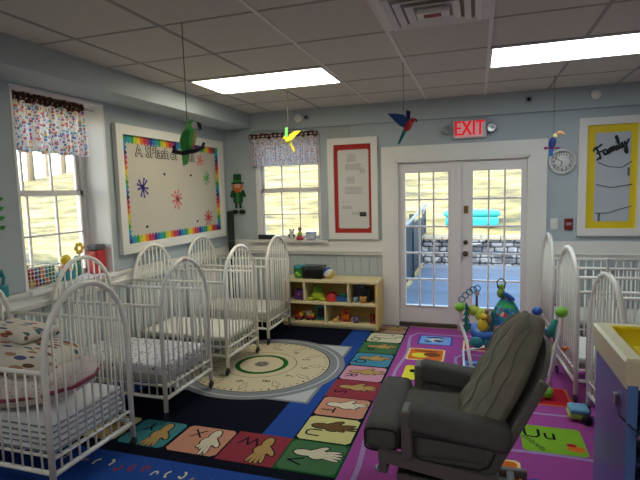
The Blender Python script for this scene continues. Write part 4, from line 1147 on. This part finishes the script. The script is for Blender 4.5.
MB().rbox(-.053, -.058, .20, .053, .058, .25, .014).build('lid', mat('lid_grey', '5A5C60', .5), t)
# teal hook thing on left wall and plant
t = thing('toy_hook', 'teal plastic toy clipped on the wall at the left picture edge', 'toy', (XL, 2.385, 1.02))
MB().rbox(0, -.03, -.09, .05, .03, .0, .012).build('clip', PT, t)
MB().tube([(.03, 0, 0), (.045, 0, .05), (.03, 0, .09), (.015, 0, .05)], .01, 0, 8).build('loop', PT, t)
t = thing('paper_garland', 'green leafy paper decoration on the wall left of the window', 'wall decoration', (XL+.004, 2.40, 1.49))
mb = MB()
for k in range(9):
    zz = -.13+k*.032; sy = 1 if k % 2 else -1
    mb.prism([(0.003, 0, zz), (.012, sy*.03, zz+.02), (.014, sy*.055, zz+.01), (.012, sy*.03, zz-.012)], (.003, 0, 0))
mb.build('leaves', FG, t)
MB().tube([(.003, 0, -.15), (.003, 0, .17)], .003, 0, 5).build('stem', FG, t)

# ================================================================== GLIDER CHAIR
GT = mat('charcoal_microfibre', '5A5954', .95, spec=.15, noise=.16, nscale=14, bump=.15, bscale=200)
GT2 = mat('taupe_microfibre', '858071', .95, spec=.15, noise=.18, nscale=12, bump=.2, bscale=160)
GW = mat('grey_painted_wood', '625F56', .5, noise=.08, nscale=10)
DKG = mat('dark_piping', '26251F', .9)
YC = 2.42
t = thing('glider_chair', 'grey cushioned glider rocking chair facing left on the magenta rug', 'chair', (0, YC, .009), .02)
# seat cushion T shaped
mb = MB()
mb.rbox(-.50, -.27, .355, .03, .27, .475, .05, 0, 5, puff=.22)
mb.build('seat_cushion', GT, t)
mb = MB(); 
bolster = []
mb.rbox(-.51, -.315, .365, -.335, .315, .50, .05, 0, 5, puff=.04); mb.build('seat_front', GT, t)
for sy in (-1, 1):
    pts = [(-.424+.072*max(-1, min(1, 1.25*math.cos(a))), sy*.3135, .432+.052*max(-1, min(1, 1.2*math.sin(a)))) for a in [2*PI*k/28 for k in range(28)]]
    MB().tube(pts, .005, 0, 6, closed=True).build('seat_piping', DKG, t)
# arms
for sy in (-1, 1):
    Y0, Y1 = sy*.24, sy*.345
    ya, yb = min(Y0, Y1), max(Y0, Y1); ymid = (ya+yb)/2
    mb = MB(); mb.M = Matrix.Translation((-.085, ymid, .525)) @ Matrix.Rotation(.13, 4, 'Y')
    mb.rbox(-.225, -.066, -.058, .225, .066, .058, .042, 0, 5)
    mb.build('arm_pad', GT, t)
    mb = MB(); P = [(-.29, ya+.012, .375), (.045, ya+.012, .335), (.13, ya+.012, .47), (-.29, ya+.012, .53)]
    mb.prism(P, (0, yb-ya-.024, 0)); mb.rbox(-.27, ya+.004, .37, .05, yb-.004, .50, .04, 0, 4)
    mb.build('side_panel', GT, t)
    mb = MB(); P = [(-.265, sy*.342, .40), (-.24, sy*.342, .375), (.01, sy*.342, .365), (.045, sy*.342, .385), (.07, sy*.338, .44), (.06, sy*.338, .46), (-.05, sy*.342, .47), (-.265, sy*.342, .485)]
    mb.tube([(x_, y_, z_) for x_, y_, z_ in P], .0045, 0, 5, closed=True); mb.build('panel_seam', DKG, t)
    mb = MB(); mb.rbox(-.325, ya-.006, .36, -.275, yb+.006, .592, .012, 0, 3); mb.build('arm_post', GW, t)
    mb = MB(); mb.prism([(-.43, yb if sy > 0 else ya-.0, .40), (-.43, yb if sy > 0 else ya, .345), (.10, yb if sy > 0 else ya, .265), (.12, yb if sy > 0 else ya, .33)], (0, -sy*.03, 0)); mb.build('side_rail', GW, t)
# wooden frame: front apron, back panel frame
mb = MB(); mb.rbox(-.43, -.33, .28, -.39, .33, .36, .008, 0, 2); mb.build('front_apron', GW, t)
th = math.atan2(.29, .60)
ax = Vector((math.sin(th), 0, math.cos(th))); nx = Vector((math.cos(th), 0, -math.sin(th)))
B0 = Vector((.008, 0, .33))
def backM(off): 
    M = Matrix.Identity(4)
    for i in range(3):
        M[i][0], M[i][1], M[i][2] = nx[i], (0, 1, 0)[i], ax[i]
        M[i][3] = (B0+nx*off)[i]
    return M
# back frame: rounded outline board behind the cushion
mb = MB(); mb.M = backM(.03)
outl = [(-.285, -.02), (.285, -.02), (.285, .44)]
for k in range(1, 12):
    a = PI*k/12; outl.append((.285*math.cos(a), .44+.17*math.sin(a)))
outl += [(-.285, .44)]
mb.prism([(0, y_, z_) for y_, z_ in outl], (.022, 0, 0)); mb.build('back_frame', GW, t)
for sy in (-1, 1):
    mb = MB(); mb.M = backM(.022); mb.rbox(0, sy*.285, -.05, .04, sy*.315, .50, .01, 0, 3); mb.build('back_post', GW, t)
# back cushion with curved channels
def cush(side):
    def fn(u, v):
        tt = v*.70; 
        hw = .262*(1-max(0, (tt-.42)/.285)**2.6*.62) if tt > .42 else .262
        y_ = (u*2-1)*hw
        e = max(0, 1-abs(u*2-1)**3.5)**.5 * max(0, 1-abs(v*2-1)**6)**.5
        if side > 0:
            ch = abs(math.sin(PI*(u*5)+.35*math.sin(PI*v*2)))**.45
            d = -(.035+.105*e*(.80+.20*ch))
            tuft = .012*math.cos(v*PI*7+u*3)*e
            d += tuft
            if e < .02: d = -.0
        else: d = .015*e+.0
        return Vector((d+.035, y_, tt+.025+.012*e))
    return fn
mb = MB(); mb.M = backM(0.0)
def cushf(u, v):
    tt = v
    w_ = .265
    top = max(0., (v-.45)/.55)
    hw = w_*(1-.62*top**2.3)
    s_ = u*2-1
    e = (max(0, 1-abs(s_)**4)**.5)*(max(0, 1-max(0, (v-.5)*2)**6)**.5)*(max(0, 1-max(0, (.5-v)*2)**10)**.5)
    arc = 5*(u-.5)*(1+.3*math.sin(PI*v*1.5))
    ch = abs(math.cos(PI*arc+.0))
    puf = .82+.18*ch**.4
    q = .5+.5*math.cos(2*PI*(v*3.6+1.1*abs(s_)))
    d = -.03-.125*e*puf*(.90+.10*q)
    z_ = .03+.66*v-.06*top*abs(s_)**2
    return Vector((d, s_*hw, z_))
mb.grid(cushf, 60, 50)
mb.grid(lambda u, v: Vector((.0 if 0 < u < 1 and 0 < v < 1 else cushf(1-u, v).x, cushf(1-u, v).y, cushf(1-u, v).z)), 60, 50)
mb.build('back_cushion', GT2, t)
mb = MB(); mb.M = backM(0)
for u in (.1, .3, .7, .9):
    mb.tube([tuple(cushf(u, v/24)+Vector((-.002, 0, 0))) for v in range(1, 24)], .004, 0, 5)
edge = [cushf(0.02, v/30) for v in range(1, 30)]+[cushf(.02+.96*k/20, .985) for k in range(21)]+[cushf(.98, 1-v/30) for v in range(1, 30)]
mb.tube([tuple(p+Vector((-.01, 0, 0))) for p in edge], .006, 0, 6)
mb.build('cushion_piping', GT2, t)
# base
mb = MB(); mb.rbox(-.36, -.27, .21, .10, .27, .25, .008, 0, 2); mb.build('glider_platform', GW, t)
for sy in (-1, 1):
    mb = MB(); mb.prism([(-.34, sy*.25, .26), (-.30, sy*.25, .26), (-.26, sy*.25, .03), (-.31, sy*.25, .03)], (0, sy*.028, 0)); mb.build('base_leg', GW, t); mb = MB(); mb.prism([(.02, sy*.25, .26), (.06, sy*.25, .26), (.13, sy*.25, .03), (.08, sy*.25, .03)], (0, sy*.028, 0))
    mb.build('base_leg', GW, t)
    mb = MB(); mb.rbox(-.42, sy*.25, 0, .27, sy*.29, .045, .012, 0, 3); mb.build('floor_runner', GW, t)
for x_ in (-.30, .16):
    mb = MB(); mb.rbox(x_, -.27, .01, x_+.04, .27, .04, .006, 0, 2); mb.build('cross_bar', GW, t)
mb = MB()
for sy in (-1, 1):
    for x_ in (-.22, .0): mb.tube([(x_, sy*.225, .33), (x_+.015, sy*.225, .21)], .008, 0, 6)
mb.build('swing_links', BLACK, t)
tag(MB().tube([(-.42, -.2, .25), (-.46, -.24, .25), (-.44, -.27, .255)], .009, 0, 7).build('recline_lever', METAL, t), 'metal lever')

# ================================================================== BLUE PLAY TABLE (sand and water)
PURP = mat('periwinkle_laminate', '7672B4', .4, noise=.04, nscale=3); BLF = mat('blue_edge', '5A82B8', .4); TUBC = mat('cream_plastic', 'E6DDB4', .35)
PX0, PX1, PY0, PY1, PZ = .585, 1.45, 2.20, 2.76, .872
t = thing('play_table', 'purple blue sand and water table with cream rim at the right edge', 'play table', (PX0, PY0, 0))
PLX, PLY = PX1-PX0, PY1-PY0
mb = MB(); mb.box(.006, .006, .012, .022, PLY-.006, .76); mb.build('side_panel', PURP, t)
mb = MB(); mb.box(PLX-.022, .006, .012, PLX-.006, PLY-.006, .76); mb.build('side_panel', PURP, t)
mb = MB(); mb.box(.022, PLY-.02, .012, PLX-.022, PLY-.006, .76); mb.build('back_panel', PURP, t)
for (x0, x1) in ((.0, .04), (PLX-.04, PLX)):
    mb = MB(); mb.box(x0+.002, -.006, .012, x1, .006, .76); mb.build('front_stile', BLF, t)
mb = MB(); mb.box(.022, .03, .06, PLX-.022, PLY-.02, .08); mb.build('bottom_shelf', PURP, t)
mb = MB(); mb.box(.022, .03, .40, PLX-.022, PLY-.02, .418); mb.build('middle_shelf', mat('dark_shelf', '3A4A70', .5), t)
mb = MB()
# rim as tapering ring
def rimring(mb, z0_, z1_, o0, o1, i1):
    ext = lambda o: [(-o, -o), (PLX+o, -o), (PLX+o, PLY+o), (-o, PLY+o)]
    A = [(x_, y_, z0_) for x_, y_ in ext(o0)]; B = [(x_, y_, z1_-.012) for x_, y_ in ext(o1)]; C = [(x_, y_, z1_) for x_, y_ in ext(o1-.012)]; D = [(x_, y_, z1_) for x_, y_ in ext(-i1)]; E_ = [(x_, y_, z0_) for x_, y_ in ext(-i1-.01)]
    v = A+B+C+D+E_; f = []
    for r_ in range(4):
        for k in range(4):
            f.append((r_*4+k, r_*4+(k+1) % 4, (r_+1)*4+(k+1) % 4, (r_+1)*4+k))
    for k in range(4): f.append((16+k, 16+(k+1) % 4, (k+1) % 4, k))
    mb.add(v, f)
rimring(mb, .745, PZ, .004, .012, .052); mb.build('cream_rim', TUBC, t)
mb = MB()
i = .056
def tub(u, v): pass
A = [(i, i, PZ-.008), (PLX-i, i, PZ-.008), (PLX-i, PLY-i, PZ-.008), (i, PLY-i, PZ-.008)]; j = .13
B = [(j, j, PZ-.075), (PLX-j, j, PZ-.075), (PLX-j, PLY-j, PZ-.075), (j, PLY-j, PZ-.075)]
mb.add(A+B, [(0, 1, 5, 4), (1, 2, 6, 5), (2, 3, 7, 6), (3, 0, 4, 7), (4, 5, 6, 7)]); 
mb.tube([(x_, y_, PZ-.008) for x_, y_, _ in A], .012, 0, 8, closed=True)
mb.build('yellow_tub', mat('tub_yellow', 'F2D616', .3), t)
mb = MB(); mb.rbox(-.012, .118, .62, .008, .15, .672, .004, 0, 2); mb.build('latch', METAL, t)
mb = MB(); mb.tube([(-.006, .13, .63), (-.012, .04, .61), (.02, -.03, .59), (.05, -.045, .575)], .0035, 0, 6); mb.build('cable', BLACK, t)
mb = MB(); mb.M = Matrix.Translation((.065, -.04, .555)) @ Matrix.Rotation(.7, 4, 'Y'); mb.rbox(-.035, -.016, -.02, .035, .016, .02, .006); mb.build('lock_body', METAL, t)
# something grey blue on the shelf
t = thing('storage_bag', 'crumpled clear grey bag on the shelf inside the play table', 'bag', (.75, 2.33, .4185))
mb = MB(); mb.rbox(-.09, -.07, 0, .09, .07, .06, .028, 0, 4, puff=.5); mb.build('bag', mat('clear_grey_plastic', '7A8A98', .25), t)

# ================================================================== BABY JUMPER
t = thing('baby_jumper', 'baby activity jumper with blue tray, green ball joints and hanging toys', 'baby jumper', (.25, 4.3, .009))
def J(x_, y_, z_): return (x_-.25, y_-4.3, z_)
WP = mat('jumper_white_tube', 'DCDCD8', .35)
GB = mat('jumper_green', '7AB82E', .4); BB = mat('jumper_blue', '2456A8', .4)
top = [((-.135, 4.2, .567), GB), ((.515, 4.65, .455), BB), ((.600, 3.9, .635), GB)]
feet = [(-.01, 3.84, .03), (.55, 4.85, .03), (.50, 3.80, .05)]
for (c, m_), f_ in zip(top, feet):
    mb = MB(); p0, p1 = Vector(c), Vector(f_)
    mid = p0.lerp(p1, .45)+Vector((0, 0.02, 0))
    mb.tube([J(*p0), J(*(p0+Vector((0, 0, -.12)))), J(*mid), J(*p1)], .013, 0, 8); mb.build('leg', WP, t)
    mb = MB().ell(J(*c), (.045, .045, .04)); mb.build('ball_joint', m_, t)
mb = MB().cyl(J(-.135, 4.2, .54), J(-.135, 4.2, .36), .020, 0, 10); tag(mb.build('post_sleeve', mat('pale_pink_plastic', 'D8C0BC', .5), t), 'pale pink sleeve')
mb = MB().cyl(J(.600, 3.9, .61), J(.60, 3.9, .44), .014, 0, 10); mb.build('post_sleeve', MATS['pale_pink_plastic'], t)
mb = MB().ell(J(.50, 3.80, .05), (.045, .045, .045)); mb.build('foot_ball', GB, t)
mb = MB().tube([J(-.01, 3.84, .025), J(.2, 3.68, .02), J(.38, 3.70, .02), J(.50, 3.80, .03), J(.57, 4.2, .025), J(.58, 4.6, .022), J(.55, 4.85, .025), J(.2, 4.95, .025), J(-.12, 4.7, .025), J(-.10, 4.2, .022)], .012, 0, 8, closed=True); mb.build('base_ring', WP, t)
for (x_, y_, zc_, m_) in ((.600, 3.89, .36, PR),):
    mb = MB(); mb.ell(J(x_+.02, y_, zc_), (.02, .02, .02)); mb.tube([J(x_, y_, zc_), J(x_+.04, y_-.06, zc_+.03)], .009, 0, 6); mb.build('orange_rattle', PO, t)
# tray ring
mb = MB(); mb.tube([J(.20+.22*math.cos(a), 4.45+.20*math.sin(a), .30+.015*math.sin(3*a)) for a in [2*PI*k/28 for k in range(28)]], .04, 0, 10, closed=True); mb.build('tray_ring', BB, t)
for a in (2.7, -.3, 1.3):
    mb = MB(); mb.tube([J(.20+.24*math.cos(a), 4.45+.22*math.sin(a), .30), J(.20+.40*math.cos(a), 4.45+.36*math.sin(a), .38)], .014, 0, 6); mb.build('tray_strap', BB, t)
mb = MB(); mb.lathe([(.05, .10), (.13, .16), (.16, .24), (.165, .31)], J(.20, 4.45, 0), seg=18); mb.build('fabric_seat', mat('seat_cloth_blue', '2F4FA0', .9), t)
# cloth canopy cone of blue green
SC = voro_mat('jungle_cloth', '2F6EA0', ['1E8A60', '2F6EA0', '1E7A8A', 'B03A40', '3A9A50', '4A90C0', '1A5A80', 'D8A090'], scale=30, thr=.7)
mb = MB(); mb.lathe([(.145, .31), (.14, .40), (.10, .52), (.055, .60), (.02, .63)], J(.245, 4.42, 0), seg=14); mb.build('cloth_canopy', SC, t)
mb = MB(); mb.ell(J(.20, 4.40, .66), (.035, .03, .045)); mb.ell(J(.20, 4.40, .715), (.026, .024, .024)); mb.build('plush_monkey', mat('plush_olive', '7A9A3A', .9), t)
MB().tube([J(.175, 4.40, .70), J(.165, 4.40, .76), J(.20, 4.40, .79), J(.235, 4.40, .76), J(.225, 4.40, .70)], .006, 0, 6).build('strap_loop', BLACK, t)
mb = MB(); mb.ell(J(.26, 4.37, .64), (.06, .02, .02), rot=Ry(.6)); mb.build('blue_wing', PB, t)
# toys on the tray
mb = MB(); mb.ell(J(-.02, 4.38, .50), (.055, .04, .05)); mb.ell(J(.03, 4.37, .47), (.05, .04, .06)); mb.build('lime_toy', mat('jumper_lime', 'B8C84A', .6), t)
mb = MB(); mb.ell(J(.055, 4.34, .385), (.05, .035, .06)); mb.ell(J(.055, 4.33, .46), (.034, .03, .03)); mb.build('yellow_toy', PY, t)
mb = MB(); mb.ell(J(.085, 4.33, .50), .018); mb.ell(J(.10, 4.34, .43), (.03, .03, .05)); tag(mb.build('dark_toy_detail', mat('brown_toy', '7A6A4A', .7), t), 'brown toy body')
for (x_, z_) in ((-.085, .40), (.13, .34)):
    mb = MB()
    for k in range(5): mb.prism([J(x_-.03, 4.34, z_-.10+k*.05), J(x_+.0, 4.34, z_-.08+k*.05), J(x_+.03, 4.34, z_-.10+k*.05), J(x_, 4.34, z_-.02+k*.05)], (0, .02, 0))
    mb.build('palm_leaf', mat('jumper_teal', '1F7A70', .6), t)
mb = MB()
for k in range(5):
    c = Vector(J(-.125+k*.032, 4.36, .60+.055*math.sin(k*.45)+k*.012))
    mb.tube([tuple(c+Vector((.026*math.cos(a), .004*math.sin(2*a), .026*math.sin(a)))) for a in [2*PI*j/14 for j in range(14)]], .0055, 0, 6, closed=True)
mb.build('ring_chain', plastic('ring_teal', '1E7E9A'), t)
MB().tube([J(.0, 4.37, .50), J(.0, 4.37, .66)], .010, 0, 7).build('toy_post', mat('jumper_brown', '5A2E3A', .6), t)
mb = MB(); mb.ell(J(.0, 4.37, .66), (.022, .02, .03)); mb.build('toy_head', mat('jumper_pink', 'D8B0A8', .6), t)
mb = MB(); mb.tube([J(.54, 4.0, .42), J(.55, 4.0, .48), J(.575, 4.0, .55)], .03, 0, 8, rs=[.035, .03, .02]); mb.build('teal_leaf_toy', MATS['jumper_teal'], t)
mb = MB(); mb.ell(J(.0, 4.26, .25), (.06, .03, .05)); mb.ell(J(.10, 4.26, .26), (.04, .03, .04)); mb.build('tray_toy', mat('jumper_teal2', '2A8A90', .5), t)
# toy foot / rocker by the crib caster
t = thing('ride_on_toy', 'pale blue and lime toy wedge on the rug beside the play table', 'toy', (.675, 3.52, .009))
mb = MB(); mb.rbox(-.085, -.07, .012, .045, .07, .055, .025, 0, 4); mb.build('lime_base', mat('toy_lime', 'B8C860', .5), t)
mb = MB(); mb.rbox(-.08, -.065, .05, .045, .065, .085, .017, 0, 4); mb.build('blue_top', plastic('pale_blue', '6FA8C8'), t)
MB().lathe([(.001, -.012), (.03, -.012), (.03, .012), (.001, .012)], (.02, -.084, .03), axis='y', seg=16).build('wheel', PBL, t)
t = thing('toy_ring', 'yellow and green round toy on the floor under the right cribs', 'toy', (.74, 4.62, .009))
mb = MB(); mb.tube([(.09*math.cos(a), .02*math.sin(a), .10+.09*math.sin(a)) for a in [2*PI*k/24 for k in range(24)]], .022, 0, 8, closed=True); mb.build('ring', plastic('olive_yellow', 'B8A83A'), t)
MB().rbox(-.05, -.03, 0, .05, .03, .02, .008).build('foot', PG, t)
# paper tag / box by the right cribs
t = thing('wall_notice', 'small white notice with a red top taped low on the wainscot behind the right cribs', 'notice', (.795, YB-.009, .10))
MB().box(-.03, -.003, 0, .03, 0, .17).build('sheet', MATS['white_paper'], t)
MB().box(-.03, -.003, .17, .03, 0, .235).build('red_heading', RED, t)

# ================================================================== OUTDOORS
GRS = None
def grass():
    m = bpy.data.materials.new('dry_grass'); m.use_nodes = True; nt = m.node_tree; b = nt.nodes['Principled BSDF']; b.inputs['Roughness'].default_value = .95
    tc = nt.nodes.new('ShaderNodeTexCoord'); mp = nt.nodes.new('ShaderNodeMapping'); mp.inputs['Scale'].default_value = (.5, 1.1, 1)
    n = nt.nodes.new('ShaderNodeTexNoise'); n.inputs['Scale'].default_value = 1.3; n.inputs['Detail'].default_value = 7; n.inputs['Roughness'].default_value = .7
    cr = nt.nodes.new('ShaderNodeValToRGB'); e = cr.color_ramp.elements
    e[0].position = .38; e[0].color = srgb('5C5840'); e[1].position = .60; e[1].color = srgb('B8A070')
    k = e.new(.5); k.color = srgb('94844E')
    nt.links.new(tc.outputs['Object'], mp.inputs[0]); nt.links.new(mp.outputs[0], n.inputs['Vector']); nt.links.new(n.outputs[0], cr.inputs[0]); nt.links.new(cr.outputs[0], b.inputs['Base Color'])
    return m
GRS = grass()
def sst(a, b, x):
    q = max(0, min(1, (x-a)/(b-a))); return q*q*(3-2*q)
def hz(x, y):
    base = -.2
    if x > -1.6 and y < 11.6: return base
    up = max(0, y-11.6)*.20
    z = .47+up if y > 11.6 else (-.2+.7*sst(6.5, 11.4, y))
    crest = sst(-44, -24, x)
    left = .25+.05*max(0, -x-4)*.5 if x < -3 else 0
    if x < -1.6 and y < 11.4: z = max(z, -.15+sst(-3, -12, x)*.5)
    return z*(.25+.75*crest)
xs = [-60+i*2.0 for i in range(26)]+[-8.5+i*.5 for i in range(13)]+[-1.9, -1.59]+[-1.2+i*1.2 for i in range(22)]
ys = [-6+i*1.5 for i in range(9)]+[6.5+i*.6 for i in range(8)]+[11.3, 11.52, 11.68, 12, 12.6, 13.5, 15, 17, 20, 24, 28, 34, 42, 52, 65]
v = [(x, y, hz(x, y) + .06*math.sin(x*1.1)*math.sin(y*.9)*(1 if (y > 12.2 or x < -4) else 0)) for y in ys for x in xs]
# keep the ground out from under the room
nx_ = len(xs); f = []
for j in range(len(ys)-1):
    for i in range(nx_-1):
        cx_, cy2 = (xs[i]+xs[i+1])/2, (ys[j]+ys[j+1])/2
        if cx_ > XW-.3 and cx_ < XR+.4 and cy2 < 5.9: continue
        f.append((j*nx_+i, j*nx_+i+1, (j+1)*nx_+i+1, (j+1)*nx_+i))
mb = MB(); mb.add(v, f, 0, True); struct('ground', mb, GRS, label='dry grass hill outside')
struct('patio', MB().box(-1.15, YW+.06, -.21, 7.5, 11.5, -.15), mat('concrete_patio', '747C84', .8, noise=.35, nscale=1.1, stretch=(.25, 2.6, 1)), label='concrete patio behind the doors')  # stretched noise paints lit and shaded streaks into the concrete colour
# retaining wall
STN = None
m = bpy.data.materials.new('fieldstone'); m.use_nodes = True; nt = m.node_tree; b = nt.nodes['Principled BSDF']; b.inputs['Roughness'].default_value = .9
tc = nt.nodes.new('ShaderNodeTexCoord'); vo = nt.nodes.new('ShaderNodeTexVoronoi'); vo.inputs['Scale'].default_value = 5
sp = nt.nodes.new('ShaderNodeSeparateColor'); cr = nt.nodes.new('ShaderNodeValToRGB'); cr.color_ramp.elements[0].color = srgb('3E4248'); cr.color_ramp.elements[1].color = srgb('8C8F92')
nt.links.new(tc.outputs['Object'], vo.inputs['Vector']); nt.links.new(vo.outputs['Color'], sp.inputs[0]); nt.links.new(sp.outputs[0], cr.inputs[0]); nt.links.new(cr.outputs[0], b.inputs['Base Color'])
STN = m
mb = MB()
rnd = random.Random(3)
zz = -.2
mb.box(-1.6, 11.45, -.2, 7.5, 11.7, .44)
while zz < .38:
    h_ = rnd.uniform(.08, .13); xx = -1.6
    while xx < 7.4:
        w = rnd.uniform(.14, .3); o_ = rnd.uniform(0, .05)
        mb.rbox(xx, 11.38-o_, zz, xx+w-.015, 11.47, zz+h_-.012, .03, 0, 2); xx += w
    zz += h_
for k in range(22): mb.rbox(-1.6+k*.42, 11.33, .42, -1.6+k*.42+.41, 11.75, .50, .015, 1, 2)
tag(mb.build('stone_wall', [STN, mat('cap_stone', '9A9280', .9)]), 'low grey stone retaining wall across the back of the patio', 'stone wall')
# fence on the left of the patio
t = thing('patio_fence', 'dark grey board fence panel with sloping white handrail beside the patio', 'fence', (-1.22, 7.3, -.2))
FG_ = mat('fence_grey', '34393E', .8)
for yy in (.0, 2.3, 4.6):
    MB().box(-.045, yy-.045, 0, .045, yy+.045, 1.30 if yy else 1.22).build('post', FG_, t)
mb = MB()
for k in range(30): mb.box(-.012, .06+k*.15, .1, .012, .06+k*.15+.135, 1.08)
mb.build('boards', FG_, t)
mb = MB(); mb.box(-.03, 0, 1.08, .03, 4.6, 1.12); mb.box(-.03, 0, .15, .03, 4.6, .19); mb.build('rail', FG_, t)
mb = MB(); mb.tube([(.07, -.6, 1.05), (.07, 4.4, 1.42)], .03, 0, 6); mb.tube([(.07, 4.4, 1.42), (0, 4.4, 1.2)], .02, 0, 6); mb.tube([(.07, .2, 1.11), (0, .2, 1.15)], .02, 0, 6); mb.build('handrail', mat('rail_white', '8A9096', .5), t)
# turquoise sandbox
t = thing('sandbox', 'turquoise plastic sandbox on the grass above the stone wall', 'sandbox', (-.13, 12.6, .66))
TQ = plastic('turquoise', '2A9CA4')
mb = MB().rbox(-.62, -.4, -.02, .62, .4, .26, .1, 0, 5); mb.build('basin', TQ, t)
mb = MB().rbox(-.66, -.44, .24, .66, .44, .36, .055, 0, 4, puff=.6); mb.build('lid', TQ, t)
# bare trees beyond the left window
BARK = mat('bark', '8A7E6E', .95, noise=.25, nscale=6)
def tree(seed, hgt):
    rnd = random.Random(seed); t_ = thing('bare_tree', 'tall bare winter tree on the hill crest beyond the left window', 'tree', (0, 0, 0), 0, 'bare trees on the hill')
    mb = MB(); mb.tube([(0, 0, -.3), (rnd.uniform(-.1, .1), 0, hgt*.4), (rnd.uniform(-.3, .3), 0, hgt*.75), (rnd.uniform(-.4, .4), 0, hgt)], .2, 0, 7, rs=[.22, .16, .09, .02]); mb.build('trunk', BARK, t_)
    mb = MB()
    def br(p, d, ln, r_, dep):
        q = p+d*ln; mb.tube([tuple(p), tuple(p.lerp(q, .5)+Vector((0, 0, .05*ln))), tuple(q)], r_, 0, 4, rs=[r_, r_*.75, r_*.4])
        if dep:
            for _ in range(3):
                nd = (d+Vector((rnd.uniform(-.7, .7), rnd.uniform(-.7, .7), rnd.uniform(-.1, .6)))).normalized()
                br(p.lerp(q, rnd.uniform(.4, 1)), nd, ln*.55, r_*.5, dep-1)
    for k in range(11):
        z_ = hgt*(.25+.065*k); a = rnd.uniform(0, 2*PI)
        br(Vector((0, 0, z_)), Vector((math.cos(a), math.sin(a), rnd.uniform(.4, 1.1))).normalized(), hgt*.13*(1.2-z_/hgt), .05, 2)
    mb.build('branches', BARK, t_); return t_
protos = [tree(1, 11), tree(2, 13), tree(5, 12)]
extra = [(7.5, 13.5), (9.5, 16), (8.2, 19.5), (12.5, 14), (14, 20), (12, 26), (17, 17)]
spots = []
rnd = random.Random(11)
for k in range(21):
    az = math.atan2(.80, -.95)+(-.26+.52*k/20); d = [34, 44, 54][k % 3]+rnd.uniform(-2, 2)
    spots.append((d*math.cos(az), d*math.sin(az)))
for k, (x, y) in enumerate(spots):
    p = protos[k % 3]; z = hz(x, y)
    if k < 3: p.location = (x, y, z); 
    else: dup(p, (x, y, z), rnd.uniform(0, 6), p['label'], p['group'])

for k, (x, y) in enumerate(extra):
    dup(protos[k % 3], (x, y, hz(x, y)), k*1.3, 'bare winter tree on the slope to the right, outside the door view', 'bare trees right of the patio')
